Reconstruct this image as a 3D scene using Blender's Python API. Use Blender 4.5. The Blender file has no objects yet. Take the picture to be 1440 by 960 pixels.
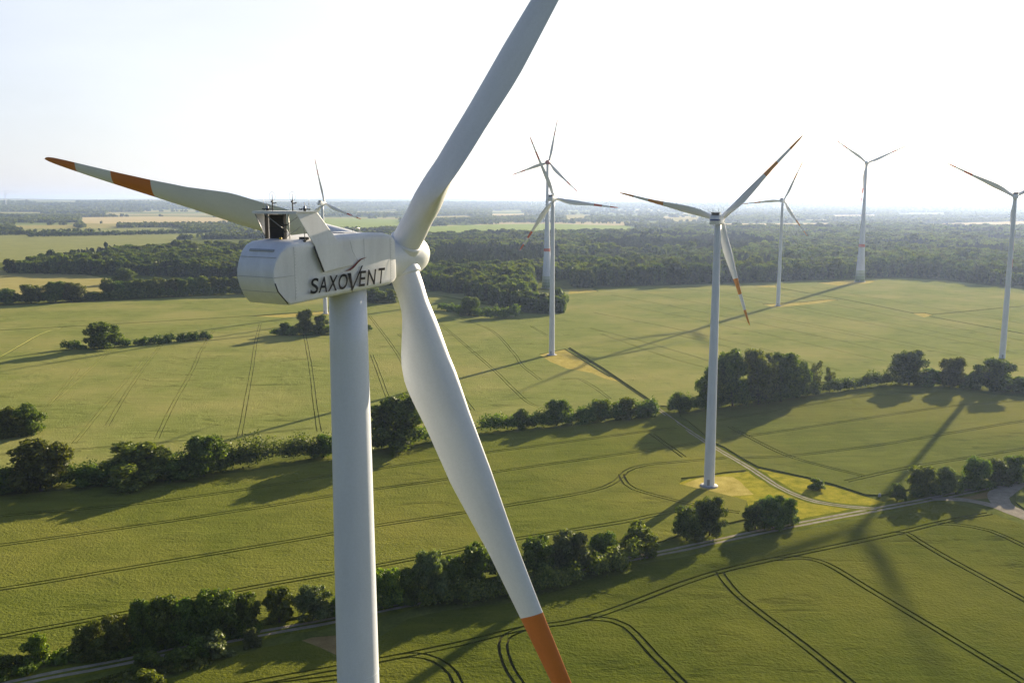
import bpy, bmesh, math, random
import numpy as np
from mathutils import Vector, Matrix, noise
from mathutils.geometry import delaunay_2d_cdt

# ------------------------------------------------------------------ camera, sky, sun, exposure
SC = bpy.context.scene
COL = SC.collection
R = math.radians
CAM_H = 108.0
FPX = 1290.0                      # focal length in pixels of the 1440 px wide photograph
PITCH = R(8.75)
cd = bpy.data.cameras.new('camera'); cam = bpy.data.objects.new('camera', cd); COL.objects.link(cam)
cam.location = (0, 0, CAM_H); cam.rotation_euler = (R(90) - PITCH, 0, 0)
cd.sensor_width = 36; cd.lens = 36 * FPX / 1440; cd.clip_start = 0.5; cd.clip_end = 90000
SC.camera = cam

SUN_EL, SUN_AZ = R(15.2), R(33.8)   # azimuth measured from +Y towards +X
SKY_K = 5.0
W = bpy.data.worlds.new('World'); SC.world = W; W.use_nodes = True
nt = W.node_tree; nt.nodes.clear()
sky = nt.nodes.new('ShaderNodeTexSky'); sky.sky_type = 'NISHITA'; sky.sun_disc = False
sky.sun_elevation = SUN_EL; sky.sun_rotation = SUN_AZ
sky.air_density = 1.0; sky.dust_density = 0.9; sky.ozone_density = 1.0; sky.altitude = 100
bg = nt.nodes.new('ShaderNodeBackground'); bg.inputs[1].default_value = 0.10
wo = nt.nodes.new('ShaderNodeOutputWorld')
hsv = nt.nodes.new('ShaderNodeHueSaturation'); hsv.inputs['Saturation'].default_value = 1.1
gm = nt.nodes.new('ShaderNodeGamma'); gm.inputs[1].default_value = .85
nt.links.new(sky.outputs[0], gm.inputs[0]); nt.links.new(gm.outputs[0], hsv.inputs['Color']); # summer haze in the sky: pale and bright towards the sun, bluer and dimmer behind the camera
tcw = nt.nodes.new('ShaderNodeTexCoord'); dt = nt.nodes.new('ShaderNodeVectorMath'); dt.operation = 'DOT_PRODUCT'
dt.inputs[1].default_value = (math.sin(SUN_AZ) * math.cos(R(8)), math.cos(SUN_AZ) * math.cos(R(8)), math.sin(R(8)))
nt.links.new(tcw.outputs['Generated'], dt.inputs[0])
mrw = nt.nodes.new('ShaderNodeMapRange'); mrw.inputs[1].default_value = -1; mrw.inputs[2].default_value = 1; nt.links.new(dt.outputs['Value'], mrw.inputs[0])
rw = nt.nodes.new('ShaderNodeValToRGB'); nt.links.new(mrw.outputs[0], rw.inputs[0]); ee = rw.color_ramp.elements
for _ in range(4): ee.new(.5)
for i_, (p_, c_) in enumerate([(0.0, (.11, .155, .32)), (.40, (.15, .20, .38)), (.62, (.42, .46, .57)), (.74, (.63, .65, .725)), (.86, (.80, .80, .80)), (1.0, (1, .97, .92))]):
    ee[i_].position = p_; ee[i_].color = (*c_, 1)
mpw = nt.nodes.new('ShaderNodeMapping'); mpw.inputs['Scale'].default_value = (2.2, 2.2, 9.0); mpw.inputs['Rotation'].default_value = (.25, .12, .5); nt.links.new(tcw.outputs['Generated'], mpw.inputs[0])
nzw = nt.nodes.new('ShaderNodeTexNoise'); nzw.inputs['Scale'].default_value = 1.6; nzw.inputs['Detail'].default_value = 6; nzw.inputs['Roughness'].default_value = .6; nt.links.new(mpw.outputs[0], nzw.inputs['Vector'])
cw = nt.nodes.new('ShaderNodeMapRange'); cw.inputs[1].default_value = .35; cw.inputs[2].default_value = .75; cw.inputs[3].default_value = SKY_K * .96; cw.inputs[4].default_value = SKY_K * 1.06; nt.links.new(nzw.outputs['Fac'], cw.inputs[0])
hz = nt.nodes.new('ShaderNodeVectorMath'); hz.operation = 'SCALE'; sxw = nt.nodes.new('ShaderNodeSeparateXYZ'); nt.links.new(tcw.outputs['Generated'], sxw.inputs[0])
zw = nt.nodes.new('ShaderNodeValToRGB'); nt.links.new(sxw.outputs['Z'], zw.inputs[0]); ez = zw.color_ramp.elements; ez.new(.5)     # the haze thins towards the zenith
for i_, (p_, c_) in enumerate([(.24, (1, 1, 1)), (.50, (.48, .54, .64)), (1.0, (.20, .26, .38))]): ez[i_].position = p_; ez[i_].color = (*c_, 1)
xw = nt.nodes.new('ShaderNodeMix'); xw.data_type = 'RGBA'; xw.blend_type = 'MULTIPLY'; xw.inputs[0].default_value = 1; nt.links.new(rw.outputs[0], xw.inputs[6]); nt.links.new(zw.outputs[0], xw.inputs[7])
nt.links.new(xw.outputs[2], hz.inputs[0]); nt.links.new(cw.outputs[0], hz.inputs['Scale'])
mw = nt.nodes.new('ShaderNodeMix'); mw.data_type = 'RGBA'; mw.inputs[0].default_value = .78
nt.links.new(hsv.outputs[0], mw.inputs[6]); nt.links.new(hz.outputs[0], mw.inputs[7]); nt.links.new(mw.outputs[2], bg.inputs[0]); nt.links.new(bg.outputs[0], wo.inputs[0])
sd = bpy.data.lights.new('sun', 'SUN'); sd.energy = 5.0; sd.angle = R(0.53); sd.color = (1.0, 0.86, 0.64)
sun = bpy.data.objects.new('sun', sd); COL.objects.link(sun)
to_sun = Vector((math.sin(SUN_AZ) * math.cos(SUN_EL), math.cos(SUN_AZ) * math.cos(SUN_EL), math.sin(SUN_EL)))
sun.rotation_euler = to_sun.to_track_quat('Z', 'Y').to_euler(); sun.location = (300, 400, 300)
SC.view_settings.view_transform = 'Standard'; SC.view_settings.look = 'None'
SC.view_settings.exposure = 1.42; SC.view_settings.gamma = 1.0; SC.view_settings.use_curve_mapping = False
SC.render.engine = 'CYCLES'
cy = SC.cycles
cy.use_denoising = True
try: cy.denoiser = 'OPENIMAGEDENOISE'
except Exception: pass
cy.max_bounces = 6; cy.diffuse_bounces = 3; cy.transmission_bounces = 4; cy.volume_bounces = 1; cy.glossy_bounces = 2
cy.use_adaptive_sampling = True; cy.adaptive_threshold = 0.01
cy.sample_clamp_indirect = 6.0

# ------------------------------------------------------------------ survey: where a sight line from the drone meets the ground
_f = Vector((0, math.cos(PITCH), -math.sin(PITCH))); _u = Vector((0, math.sin(PITCH), math.cos(PITCH)))
def ray(px, py): return _f + Vector((1, 0, 0)) * ((px - 720) / FPX) - _u * ((py - 480) / FPX)
def G(px, py):
    d = ray(px, py); t = -CAM_H / d.z
    return Vector((d.x * t, d.y * t, 0))
def G2(p): g = G(*p); return (g.x, g.y)
def px_size(px, py): return G(px, py).length_squared ** .5 and (math.sqrt(G(px, py).length_squared + CAM_H ** 2) / FPX)   # metres per photo pixel there

# ------------------------------------------------------------------ helpers
def tag(o, label=None, cat=None, group=None, kind=None):
    if label: o['label'] = label
    if cat: o['category'] = cat
    if group: o['group'] = group
    if kind: o['kind'] = kind
    return o
def link(o, parent=None):
    COL.objects.link(o)
    if parent is not None: o.parent = parent
    return o
def empty(name, loc=(0, 0, 0)):
    o = bpy.data.objects.new(name, None); o.empty_display_size = 1; o.location = loc
    return link(o)
def mesh_obj(name, me, parent=None, loc=(0, 0, 0)):
    o = bpy.data.objects.new(name, me); o.location = loc
    return link(o, parent)
def np_mesh(name, verts, quads, mats, midx=None, smooth=False, tris=False):
    k = 3 if tris else 4
    me = bpy.data.meshes.new(name)
    v = np.asarray(verts, np.float32); q = np.asarray(quads, np.int32)
    me.vertices.add(len(v)); me.vertices.foreach_set('co', v.ravel())
    me.loops.add(q.size); me.loops.foreach_set('vertex_index', q.ravel())
    me.polygons.add(len(q)); me.polygons.foreach_set('loop_start', np.arange(0, q.size, k, dtype=np.int32))
    for m in mats: me.materials.append(m)
    if midx is not None: me.polygons.foreach_set('material_index', np.asarray(midx, np.int32))
    if smooth: me.polygons.foreach_set('use_smooth', np.ones(len(q), bool))
    me.update(calc_edges=True); me.validate()
    return me
class MB:
    """collects faces of one mesh"""
    def __init__(s): s.v = []; s.f = []; s.m = []; s.s = []
    def add(s, vs, fs, m=0, smooth=False):
        b = len(s.v); s.v += [tuple(x) for x in vs]
        for f in fs: s.f.append([b + i for i in f]); s.m.append(m); s.s.append(smooth)
    def box(s, c, d, m=0, rot=None):
        x, y, z = [k / 2 for k in d]
        vs = [Vector((a * x, b * y, e * z)) for a in (-1, 1) for b in (-1, 1) for e in (-1, 1)]
        if rot is not None: vs = [rot @ v for v in vs]
        c = Vector(c)
        s.add([v + c for v in vs], [(0, 1, 3, 2), (4, 6, 7, 5), (0, 4, 5, 1), (2, 3, 7, 6), (0, 2, 6, 4), (1, 5, 7, 3)], m)
    def tube(s, pts, rad, n=8, m=0, caps=True, smooth=True, closed=False):
        pts = [Vector(p) for p in pts]; N = len(pts)
        rad = rad if isinstance(rad, (list, tuple)) else [rad] * N
        ref = None; vs = []
        for i, p in enumerate(pts):
            if closed: t = (pts[(i + 1) % N] - pts[i - 1]).normalized()
            else: t = (pts[min(i + 1, N - 1)] - pts[max(i - 1, 0)]).normalized()
            if ref is None: ref = t.orthogonal().normalized()
            ref = (ref - t * ref.dot(t)).normalized(); b = t.cross(ref)
            for k in range(n):
                a = 2 * math.pi * k / n
                vs.append(p + (ref * math.cos(a) + b * math.sin(a)) * rad[i])
        fs = []
        for i in range(N if closed else N - 1):
            j = (i + 1) % N
            for k in range(n): fs.append((i * n + k, i * n + (k + 1) % n, j * n + (k + 1) % n, j * n + k))
        s.add(vs, fs, m, smooth)
        if caps and not closed:
            b = len(s.v) - len(vs)
            s.f.append([b + k for k in range(n)][::-1]); s.m.append(m); s.s.append(False)
            s.f.append([b + (N - 1) * n + k for k in range(n)]); s.m.append(m); s.s.append(False)
    def lathe(s, prof, n=48, m=0, axis='Z', smooth=True, mats=None):
        """prof = [(radius, along)]; revolved about Z or Y"""
        vs = []
        for r, h in prof:
            for k in range(n):
                a = 2 * math.pi * k / n
                vs.append((r * math.cos(a), r * math.sin(a), h) if axis == 'Z' else (r * math.cos(a), h, -r * math.sin(a)))
        for i in range(len(prof) - 1):
            mm = mats[i] if mats else m
            s.add([vs[i * n + k] for k in range(n)] + [vs[(i + 1) * n + k] for k in range(n)],
                  [(k, (k + 1) % n, n + (k + 1) % n, n + k) for k in range(n)], mm, smooth)
    def build(s, name, mats, parent=None, loc=(0, 0, 0), merge=True, recalc=True):
        me = bpy.data.meshes.new(name); me.from_pydata(s.v, [], s.f)
        for m in (mats if isinstance(mats, (list, tuple)) else [mats]): me.materials.append(m)
        me.polygons.foreach_set('material_index', s.m); me.polygons.foreach_set('use_smooth', s.s)
        if merge or recalc:
            bm = bmesh.new(); bm.from_mesh(me)
            if merge: bmesh.ops.remove_doubles(bm, verts=bm.verts, dist=1e-4)
            if recalc: bmesh.ops.recalc_face_normals(bm, faces=bm.faces)
            bm.to_mesh(me); bm.free()
        me.update()
        return mesh_obj(name, me, parent, loc)

# ------------------------------------------------------------------ materials
def new_mat(name):
    m = bpy.data.materials.new(name); m.use_nodes = True
    n = m.node_tree.nodes; b = n['Principled BSDF']
    return m, n, m.node_tree.links, b
def noise_node(n, l, scale, detail=4, rough=.55, vec=None, dist=0.0):
    t = n.new('ShaderNodeTexNoise'); t.inputs['Scale'].default_value = scale; t.inputs['Detail'].default_value = detail
    t.inputs['Roughness'].default_value = rough; t.inputs['Distortion'].default_value = dist
    if vec is not None: l.new(vec, t.inputs['Vector'])
    return t.outputs['Fac']
def ramp(n, l, fac, stops):
    r = n.new('ShaderNodeValToRGB'); e = r.color_ramp.elements
    while len(e) < len(stops): e.new(.5)
    for i, (p, c) in enumerate(stops):
        e[i].position = p; e[i].color = (*c, 1) if len(c) == 3 else c
    l.new(fac, r.inputs[0]); return r.outputs[0]
def mix(n, l, fac, a, b, typ='MIX'):
    x = n.new('ShaderNodeMix'); x.data_type = 'RGBA'; x.blend_type = typ
    for s, v in ((x.inputs[0], fac), (x.inputs[6], a), (x.inputs[7], b)):
        if hasattr(v, 'is_output'): l.new(v, s)
        elif isinstance(v, (int, float)): s.default_value = v
        else: s.default_value = (*v, 1)
    return x.outputs[2]
def math_node(n, l, op, a, b=None):
    x = n.new('ShaderNodeMath'); x.operation = op
    for i, v in enumerate((a, b)):
        if v is None: continue
        if hasattr(v, 'is_output'): l.new(v, x.inputs[i])
        else: x.inputs[i].default_value = v
    return x.outputs[0]
def bump(n, l, h, strength, dist, b):
    x = n.new('ShaderNodeBump'); x.inputs['Strength'].default_value = strength; x.inputs['Distance'].default_value = dist
    l.new(h, x.inputs['Height']); l.new(x.outputs[0], b.inputs['Normal'])
def position(n): return n.new('ShaderNodeNewGeometry').outputs['Position']
def mapping(n, l, vec, scale=(1, 1, 1), rot=(0, 0, 0)):
    x = n.new('ShaderNodeMapping'); x.inputs['Scale'].default_value = scale; x.inputs['Rotation'].default_value = rot
    l.new(vec, x.inputs['Vector']); return x.outputs[0]

def paint(name, col, rough=.38, grime=.10, scale=.6):
    m, n, l, b = new_mat(name)
    tc = n.new('ShaderNodeTexCoord').outputs['Object']
    v = mapping(n, l, tc, (1.0, 1.0, .25))
    f = noise_node(n, l, scale, 6, .6, v)
    c = ramp(n, l, f, [(.30, tuple(k * (1 - grime) for k in col)), (.62, col)])
    f2 = noise_node(n, l, 7.0, 4, .6, tc)
    c = mix(n, l, 1.0, c, ramp(n, l, f2, [(.3, (.95, .95, .94)), (.6, (1, 1, 1))]), 'MULTIPLY')
    l.new(c, b.inputs['Base Color'])
    l.new(ramp(n, l, f, [(.3, (rough + .12,) * 3), (.7, (rough - .04,) * 3)]), b.inputs['Roughness'])
    return m
def plain(name, col, rough=.6, metal=0.0):
    m, n, l, b = new_mat(name)
    f = noise_node(n, l, 5.0, 4, .6, n.new('ShaderNodeTexCoord').outputs['Object'])
    l.new(ramp(n, l, f, [(.3, tuple(k * .85 for k in col)), (.7, col)]), b.inputs['Base Color'])
    b.inputs['Roughness'].default_value = rough; b.inputs['Metallic'].default_value = metal
    return m
M = {}
M['white'] = paint('white_gelcoat', (.78, .78, .76))
M['tower'] = paint('white_tower_paint', (.70, .725, .77), .42, .13, .35)
M['nacelle'] = paint('white_nacelle', (.80, .79, .765), .45, .16, .8)
M['orange'] = paint('orange_band', (.62, .17, .026), .45, .12)
M['red'] = paint('red_band', (.60, .105, .040), .45, .12)
M['amber'] = paint('amber_band', (.66, .25, .025), .45, .12)
M['redhub'] = paint('red_hub', (.36, .05, .035), .45, .12)
for i, c in enumerate([(.16, .24, .11), (.26, .34, .20), (.38, .44, .32), (.52, .57, .47)]): M['green%d' % i] = paint('green_ring_%d' % i, c, .5, .1)
M['seam'] = plain('seam_grey', (.40, .40, .39))
M['dark'] = plain('dark_metal', (.035, .033, .03), .5)
M['grille'] = plain('radiator', (.10, .080, .060), .7)
M['brown'] = plain('cooler_brown', (.12, .075, .05), .6)
M['ink'] = plain('lettering_ink', (.010, .010, .012), .85)
M['inkred'] = plain('lettering_red', (.15, .022, .028), .7)
M['blue'] = plain('blue_stripe', (.02, .05, .22), .5)
M['steel'] = plain('galvanised', (.35, .35, .35), .45, .6)
M['yellow'] = plain('yellow_cap', (.65, .42, .02), .5)
M['lampred'] = plain('lamp_glass', (.30, .05, .03), .3)
M['door'] = plain('grey_door', (.30, .32, .33), .5)
M['concrete'] = plain('concrete', (.36, .35, .32), .85)
M['bark'] = plain('bark', (.09, .07, .05), .9)

def leaf_mat(name, c1, c2, trans=.44):
    m, n, l, b = new_mat(name)
    n.remove(b)
    oi = n.new('ShaderNodeObjectInfo').outputs['Random']
    g = n.new('ShaderNodeNewGeometry')
    t = n.new('ShaderNodeTexCoord').outputs['Object']
    f = noise_node(n, l, 3.2, 3, .6, t)
    fine = n.new('ShaderNodeTexWhiteNoise'); fine.noise_dimensions = '1D'; l.new(g.outputs['Random Per Island'], fine.inputs['W'])
    s = math_node(n, l, 'ADD', math_node(n, l, 'MULTIPLY', f, .55), math_node(n, l, 'MULTIPLY', fine.outputs['Value'], .45))
    c = ramp(n, l, s, [(.30, c1), (.72, c2)])
    hs = n.new('ShaderNodeHueSaturation'); l.new(c, hs.inputs['Color'])
    l.new(math_node(n, l, 'ADD', math_node(n, l, 'MULTIPLY', oi, .028), .486), hs.inputs['Hue'])
    l.new(math_node(n, l, 'ADD', math_node(n, l, 'MULTIPLY', oi, .55), .75), hs.inputs['Value'])
    if 'wood' in name or 'pine' in name:
        st = noise_node(n, l, .0065, 4, .6, position(n), .5)
        stand = mix(n, l, 1.0, hs.outputs[0], ramp(n, l, st, [(.36, (.62, .70, .72)), (.52, (1, 1, 1)), (.64, (1.35, 1.30, .95))]), 'MULTIPLY')
    else: stand = hs.outputs[0]
    d = n.new('ShaderNodeBsdfDiffuse'); l.new(stand, d.inputs[0])
    tr = n.new('ShaderNodeBsdfTranslucent')
    l.new(mix(n, l, 1.0, stand, (1.2, 1.2, .42), 'MULTIPLY'), tr.inputs[0])
    gl = n.new('ShaderNodeBsdfGlossy'); gl.inputs['Roughness'].default_value = .45; gl.inputs[0].default_value = (.8, .8, .7, 1)
    x = n.new('ShaderNodeMixShader'); x.inputs[0].default_value = trans; l.new(d.outputs[0], x.inputs[1]); l.new(tr.outputs[0], x.inputs[2])
    y = n.new('ShaderNodeMixShader'); y.inputs[0].default_value = .015 if ('wood' in name or 'pine' in name) else .025; l.new(x.outputs[0], y.inputs[1]); l.new(gl.outputs[0], y.inputs[2])
    l.new(y.outputs[0], n['Material Output'].inputs['Surface'])
    return m
M['leaf'] = leaf_mat('leaf_green', (.048, .086, .008), (.150, .205, .022))
M['leaf_olive'] = leaf_mat('leaf_olive', (.062, .088, .010), (.180, .200, .028))
M['leaf_pale'] = leaf_mat('leaf_pale', (.078, .105, .030), (.185, .215, .070))
M['leaf_bright'] = leaf_mat('leaf_bright', (.070, .112, .006), (.205, .250, .018), .48)
M['leaf_pine'] = leaf_mat('leaf_pine', (.028, .042, .018), (.060, .078, .030), .2)
M['leaf_wood'] = leaf_mat('leaf_wood', (.048, .074, .010), (.140, .172, .026), .38)

def crop_mat(name, dark, light, straw, rot=0.0, seed=0.0, bumpk=1.0):
    """ripening cereal: grain, drill rows, lodged streaks and paler patches"""
    m, n, l, b = new_mat(name)
    p = position(n)
    off = n.new('ShaderNodeVectorMath'); off.operation = 'ADD'; off.inputs[1].default_value = (seed * 37.1, seed * 11.7, seed); l.new(p, off.inputs[0]); p = off.outputs[0]
    big = noise_node(n, l, .009, 5, .6, p)
    mid = noise_node(n, l, .055, 5, .62, p, .6)
    stv = mapping(n, l, p, (.045, .30, 1), (0, 0, rot))
    streak = noise_node(n, l, 1.0, 5, .65, stv, .8)
    fine = noise_node(n, l, 1.15, 3, .7, p)
    rows = noise_node(n, l, 1.0, 2, .6, mapping(n, l, p, (.09, 2.4, 1), (0, 0, rot)))
    f = math_node(n, l, 'ADD', math_node(n, l, 'MULTIPLY', mid, .30), math_node(n, l, 'MULTIPLY', streak, .34))
    f = math_node(n, l, 'ADD', f, math_node(n, l, 'MULTIPLY', fine, .26))
    f = math_node(n, l, 'ADD', f, math_node(n, l, 'MULTIPLY', rows, .10))
    c = ramp(n, l, f, [(.36, dark), (.62, light)])
    lo1 = noise_node(n, l, 1.0, 5, .62, mapping(n, l, p, (.05, .16, 1), (0, 0, rot + .3)), .9); lo2 = noise_node(n, l, .016, 3, .5, p)
    lodge = math_node(n, l, 'MULTIPLY', ramp(n, l, lo1, [(.56, (0, 0, 0)), (.70, (1, 1, 1))]), ramp(n, l, lo2, [(.40, (.12, .12, .12)), (.58, (.9, .9, .9))]))
    c = mix(n, l, lodge, c, tuple(v * .52 for v in dark))
    k = ramp(n, l, big, [(.44, (0, 0, 0)), (.64, (1, 1, 1))])
    k = math_node(n, l, 'MULTIPLY', k, .75)
    c = mix(n, l, k, c, straw)
    n.remove(b); b = n.new('ShaderNodeBsdfDiffuse'); l.new(c, b.inputs['Color']); l.new(b.outputs[0], n['Material Output'].inputs['Surface'])
    h = math_node(n, l, 'ADD', math_node(n, l, 'MULTIPLY', fine, .75), math_node(n, l, 'MULTIPLY', streak, .22))
    h = math_node(n, l, 'ADD', h, math_node(n, l, 'MULTIPLY', mid, 1.5))
    h = math_node(n, l, 'ADD', h, math_node(n, l, 'MULTIPLY', rows, .12))
    h = math_node(n, l, 'SUBTRACT', h, math_node(n, l, 'MULTIPLY', lodge, .5))
    bump(n, l, h, .6 * bumpk, 1.0, b)
    return m
M['crop_near'] = crop_mat('crop_near', (.054, .070, .009), (.108, .122, .016), (.150, .146, .023), .55, 1)  # crop green, darkened in the colour for weaker backlight at a steep view
M['crop_mid'] = crop_mat('crop_mid', (.084, .102, .015), (.160, .172, .030), (.205, .190, .038), .22, 2)
M['crop_right'] = crop_mat('crop_right', (.082, .100, .018), (.156, .168, .036), (.198, .184, .043), .2, 3, .8)
M['crop_far'] = crop_mat('crop_far', (.138, .162, .036), (.240, .252, .070), (.295, .268, .088), 1.2, 4, 1.1)  # fields step lighter outward: crop tone plus backlit grazing brightening put into colour
M['crop_small'] = crop_mat('crop_small', (.075, .10, .02), (.14, .16, .04), (.18, .17, .05), 0, 5)

def soil_mat(name, a, bcol, scale=.5, bumps=.25):
    m, n, l, b = new_mat(name)
    p = position(n)
    f = noise_node(n, l, scale, 6, .65, p); f2 = noise_node(n, l, scale * 9, 4, .6, p)
    s = math_node(n, l, 'ADD', math_node(n, l, 'MULTIPLY', f, .65), math_node(n, l, 'MULTIPLY', f2, .35))
    l.new(ramp(n, l, s, [(.34, a), (.64, bcol)]), b.inputs['Base Color'])
    b.inputs['Roughness'].default_value = 1; b.inputs['Specular IOR Level'].default_value = 0
    bump(n, l, f2, bumps, .5, b)
    return m
M['rut'] = soil_mat('rut_soil', (.040, .042, .016), (.075, .07, .028), .3)
M['lane'] = soil_mat('sandy_lane', (.19, .165, .12), (.36, .32, .25), .35)
M['verge'] = soil_mat('verge_grass', (.060, .082, .008), (.17, .175, .018), .12, .6)
M['plot'] = soil_mat('plot_grass', (.13, .145, .012), (.38, .320, .036), .22, .4)
M['plot_dry'] = soil_mat('plot_dry', (.25, .205, .040), (.48, .385, .11), .20, .4)
M['bare'] = soil_mat('bare_soil', (.16, .11, .045), (.27, .20, .085), .2)
M['ditch'] = soil_mat('ditch_growth', (.035, .045, .014), (.075, .08, .025), .2, .7)
M['field_yellow'] = soil_mat('stubble', (.27, .235, .075), (.36, .31, .11), .03, .2)
M['field_pale'] = soil_mat('pale_pasture', (.19, .20, .065), (.26, .26, .09), .02, .2)
M['field_bright'] = soil_mat('bright_pasture', (.21, .26, .055), (.27, .32, .075), .01, .2)
M['field_straw'] = soil_mat('straw', (.42, .33, .15), (.52, .42, .21), .01, .2)

# ------------------------------------------------------------------ the ground: one sheet to the horizon
def hill(x, y):
    d = math.hypot(x, y)
    k = min(1.0, max(0.0, (d - 7400) / 7000.0))
    if k <= 0: return 0.0
    n = noise.fractal(Vector((x / 5200.0, y / 2600.0, 3.3)), .8, 2.1, 3)
    far = min(1.0, max(0.0, (d - 9000) / 15000.0))
    return k * (max(0.0, 18 + 34 * n)) + far * 108
def build_ground():
    rad = [0, 150, 300, 600, 900, 1300, 1800, 2400, 3000, 3600]
    r = 3600
    while r < 30000: r *= 1.055; rad.append(r)
    vs = [(0, 0, 0)]; fs = []; n = 220
    ang = [-math.pi + 2 * math.pi * k / n for k in range(n)]
    for r in rad[1:]:
        for a in ang:
            x, y = r * math.sin(a), r * math.cos(a); vs.append((x, y, hill(x, y)))
    for k in range(n): fs.append((0, 1 + (k + 1) % n, 1 + k))
    for i in range(len(rad) - 2):
        b = 1 + i * n
        for k in range(n): fs.append((b + k, b + (k + 1) % n, b + n + (k + 1) % n, b + n + k))
    me = bpy.data.meshes.new('ground'); me.from_pydata(vs, [], fs)
    me.polygons.foreach_set('use_smooth', [True] * len(fs))
    m, nn, l, b = new_mat('countryside')
    p = position(nn)
    # rough grass close by
    f = noise_node(nn, l, .11, 6, .65, p); f2 = noise_node(nn, l, 1.1, 4, .6, p)
    s = math_node(nn, l, 'ADD', math_node(nn, l, 'MULTIPLY', f, .65), math_node(nn, l, 'MULTIPLY', f2, .35))
    near = ramp(nn, l, s, [(.33, (.060, .075, .015)), (.50, (.11, .125, .026)), (.68, (.19, .19, .04))])
    # a patchwork of fields in the distance
    vo = nn.new('ShaderNodeTexVoronoi'); vo.feature = 'F1'; vo.inputs['Scale'].default_value = 1.0
    l.new(mapping(nn, l, p, (1 / 700., 1 / 620., 0), (0, 0, .35)), vo.inputs['Vector'])
    sp = nn.new('ShaderNodeSeparateColor'); l.new(vo.outputs['Color'], sp.inputs[0])
    patch = ramp(nn, l, sp.outputs[0], [(0, (.10, .125, .04)), (.25, (.16, .19, .06)), (.5, (.22, .24, .08)), (.72, (.30, .27, .11)), (.9, (.42, .34, .17))])
    patch.node.color_ramp.interpolation = 'CONSTANT'
    dist = nn.new('ShaderNodeVectorMath'); dist.operation = 'LENGTH'; l.new(p, dist.inputs[0])
    mr = nn.new('ShaderNodeMapRange'); mr.inputs[1].default_value = 2600; mr.inputs[2].default_value = 3200; l.new(dist.outputs['Value'], mr.inputs[0])
    l.new(mix(nn, l, mr.outputs[0], near, patch), b.inputs['Base Color'])
    b.inputs['Roughness'].default_value = 1; b.inputs['Specular IOR Level'].default_value = 0
    bump(nn, l, s, .5, .6, b)
    me.materials.append(m)
    return tag(mesh_obj('ground', me), kind='structure')
build_ground()

def smooth_path(pts, step):
    """Catmull-Rom through ground points (pixel survey), resampled"""
    P = [np.array(G2(p)) for p in pts]
    P = [2 * P[0] - P[1]] + P + [2 * P[-1] - P[-2]]
    out = []
    for i in range(1, len(P) - 2):
        a, b, c, d = P[i - 1:i + 3]
        n = max(2, int(np.linalg.norm(c - b) / step))
        for k in range(n):
            t = k / n
            out.append(.5 * (2 * b + (c - a) * t + (2 * a - 5 * b + 4 * c - d) * t * t + (3 * b - a - 3 * c + d) * t ** 3))
    out.append(P[-2])
    return np.array(out)
def offset(path, d):
    t = np.gradient(path, axis=0); t /= np.linalg.norm(t, axis=1)[:, None] + 1e-9
    nrm = np.stack([-t[:, 1], t[:, 0]], 1)
    return path + nrm * (d if np.isscalar(d) else np.asarray(d)[:, None])
def ribbon(path, off, width, z, mb, m=0, jit=0.0, rnd=random):
    n = len(path)
    j = np.array([rnd.uniform(-jit, jit) for _ in range(2 * n)])
    a = offset(path, off - width / 2 + j[:n]); b = offset(path, off + width / 2 + j[n:])
    vs = [(p[0], p[1], z) for p in a] + [(p[0], p[1], z) for p in b]
    mb.add(vs, [(i, i + 1, n + i + 1, n + i) for i in range(n - 1)], m)
def poly_sheet(name, pts, z, mat, wob=0.0, seed=0):
    rnd = random.Random(seed)
    P = [np.array(G2(p)) for p in pts]; out = []
    for i in range(len(P)):
        a, b = P[i], P[(i + 1) % len(P)]
        L = np.linalg.norm(b - a); n = max(1, int(L / 6)) if wob else 1
        t = (b - a) / (L + 1e-9); nr = np.array([-t[1], t[0]])
        for k in range(n): out.append(a + (b - a) * k / n + nr * rnd.uniform(-wob, wob))
    if sum(out[i - 1][0] * out[i][1] - out[i][0] * out[i - 1][1] for i in range(len(out))) < 0: out = out[::-1]
    v, e, f, *_ = delaunay_2d_cdt([Vector(p) for p in out], [], [list(range(len(out)))], 1, 1e-4)
    mb = MB(); mb.add([(p.x, p.y, z) for p in v], f)
    return tag(mb.build(name, mat, merge=False), kind='structure')

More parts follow.
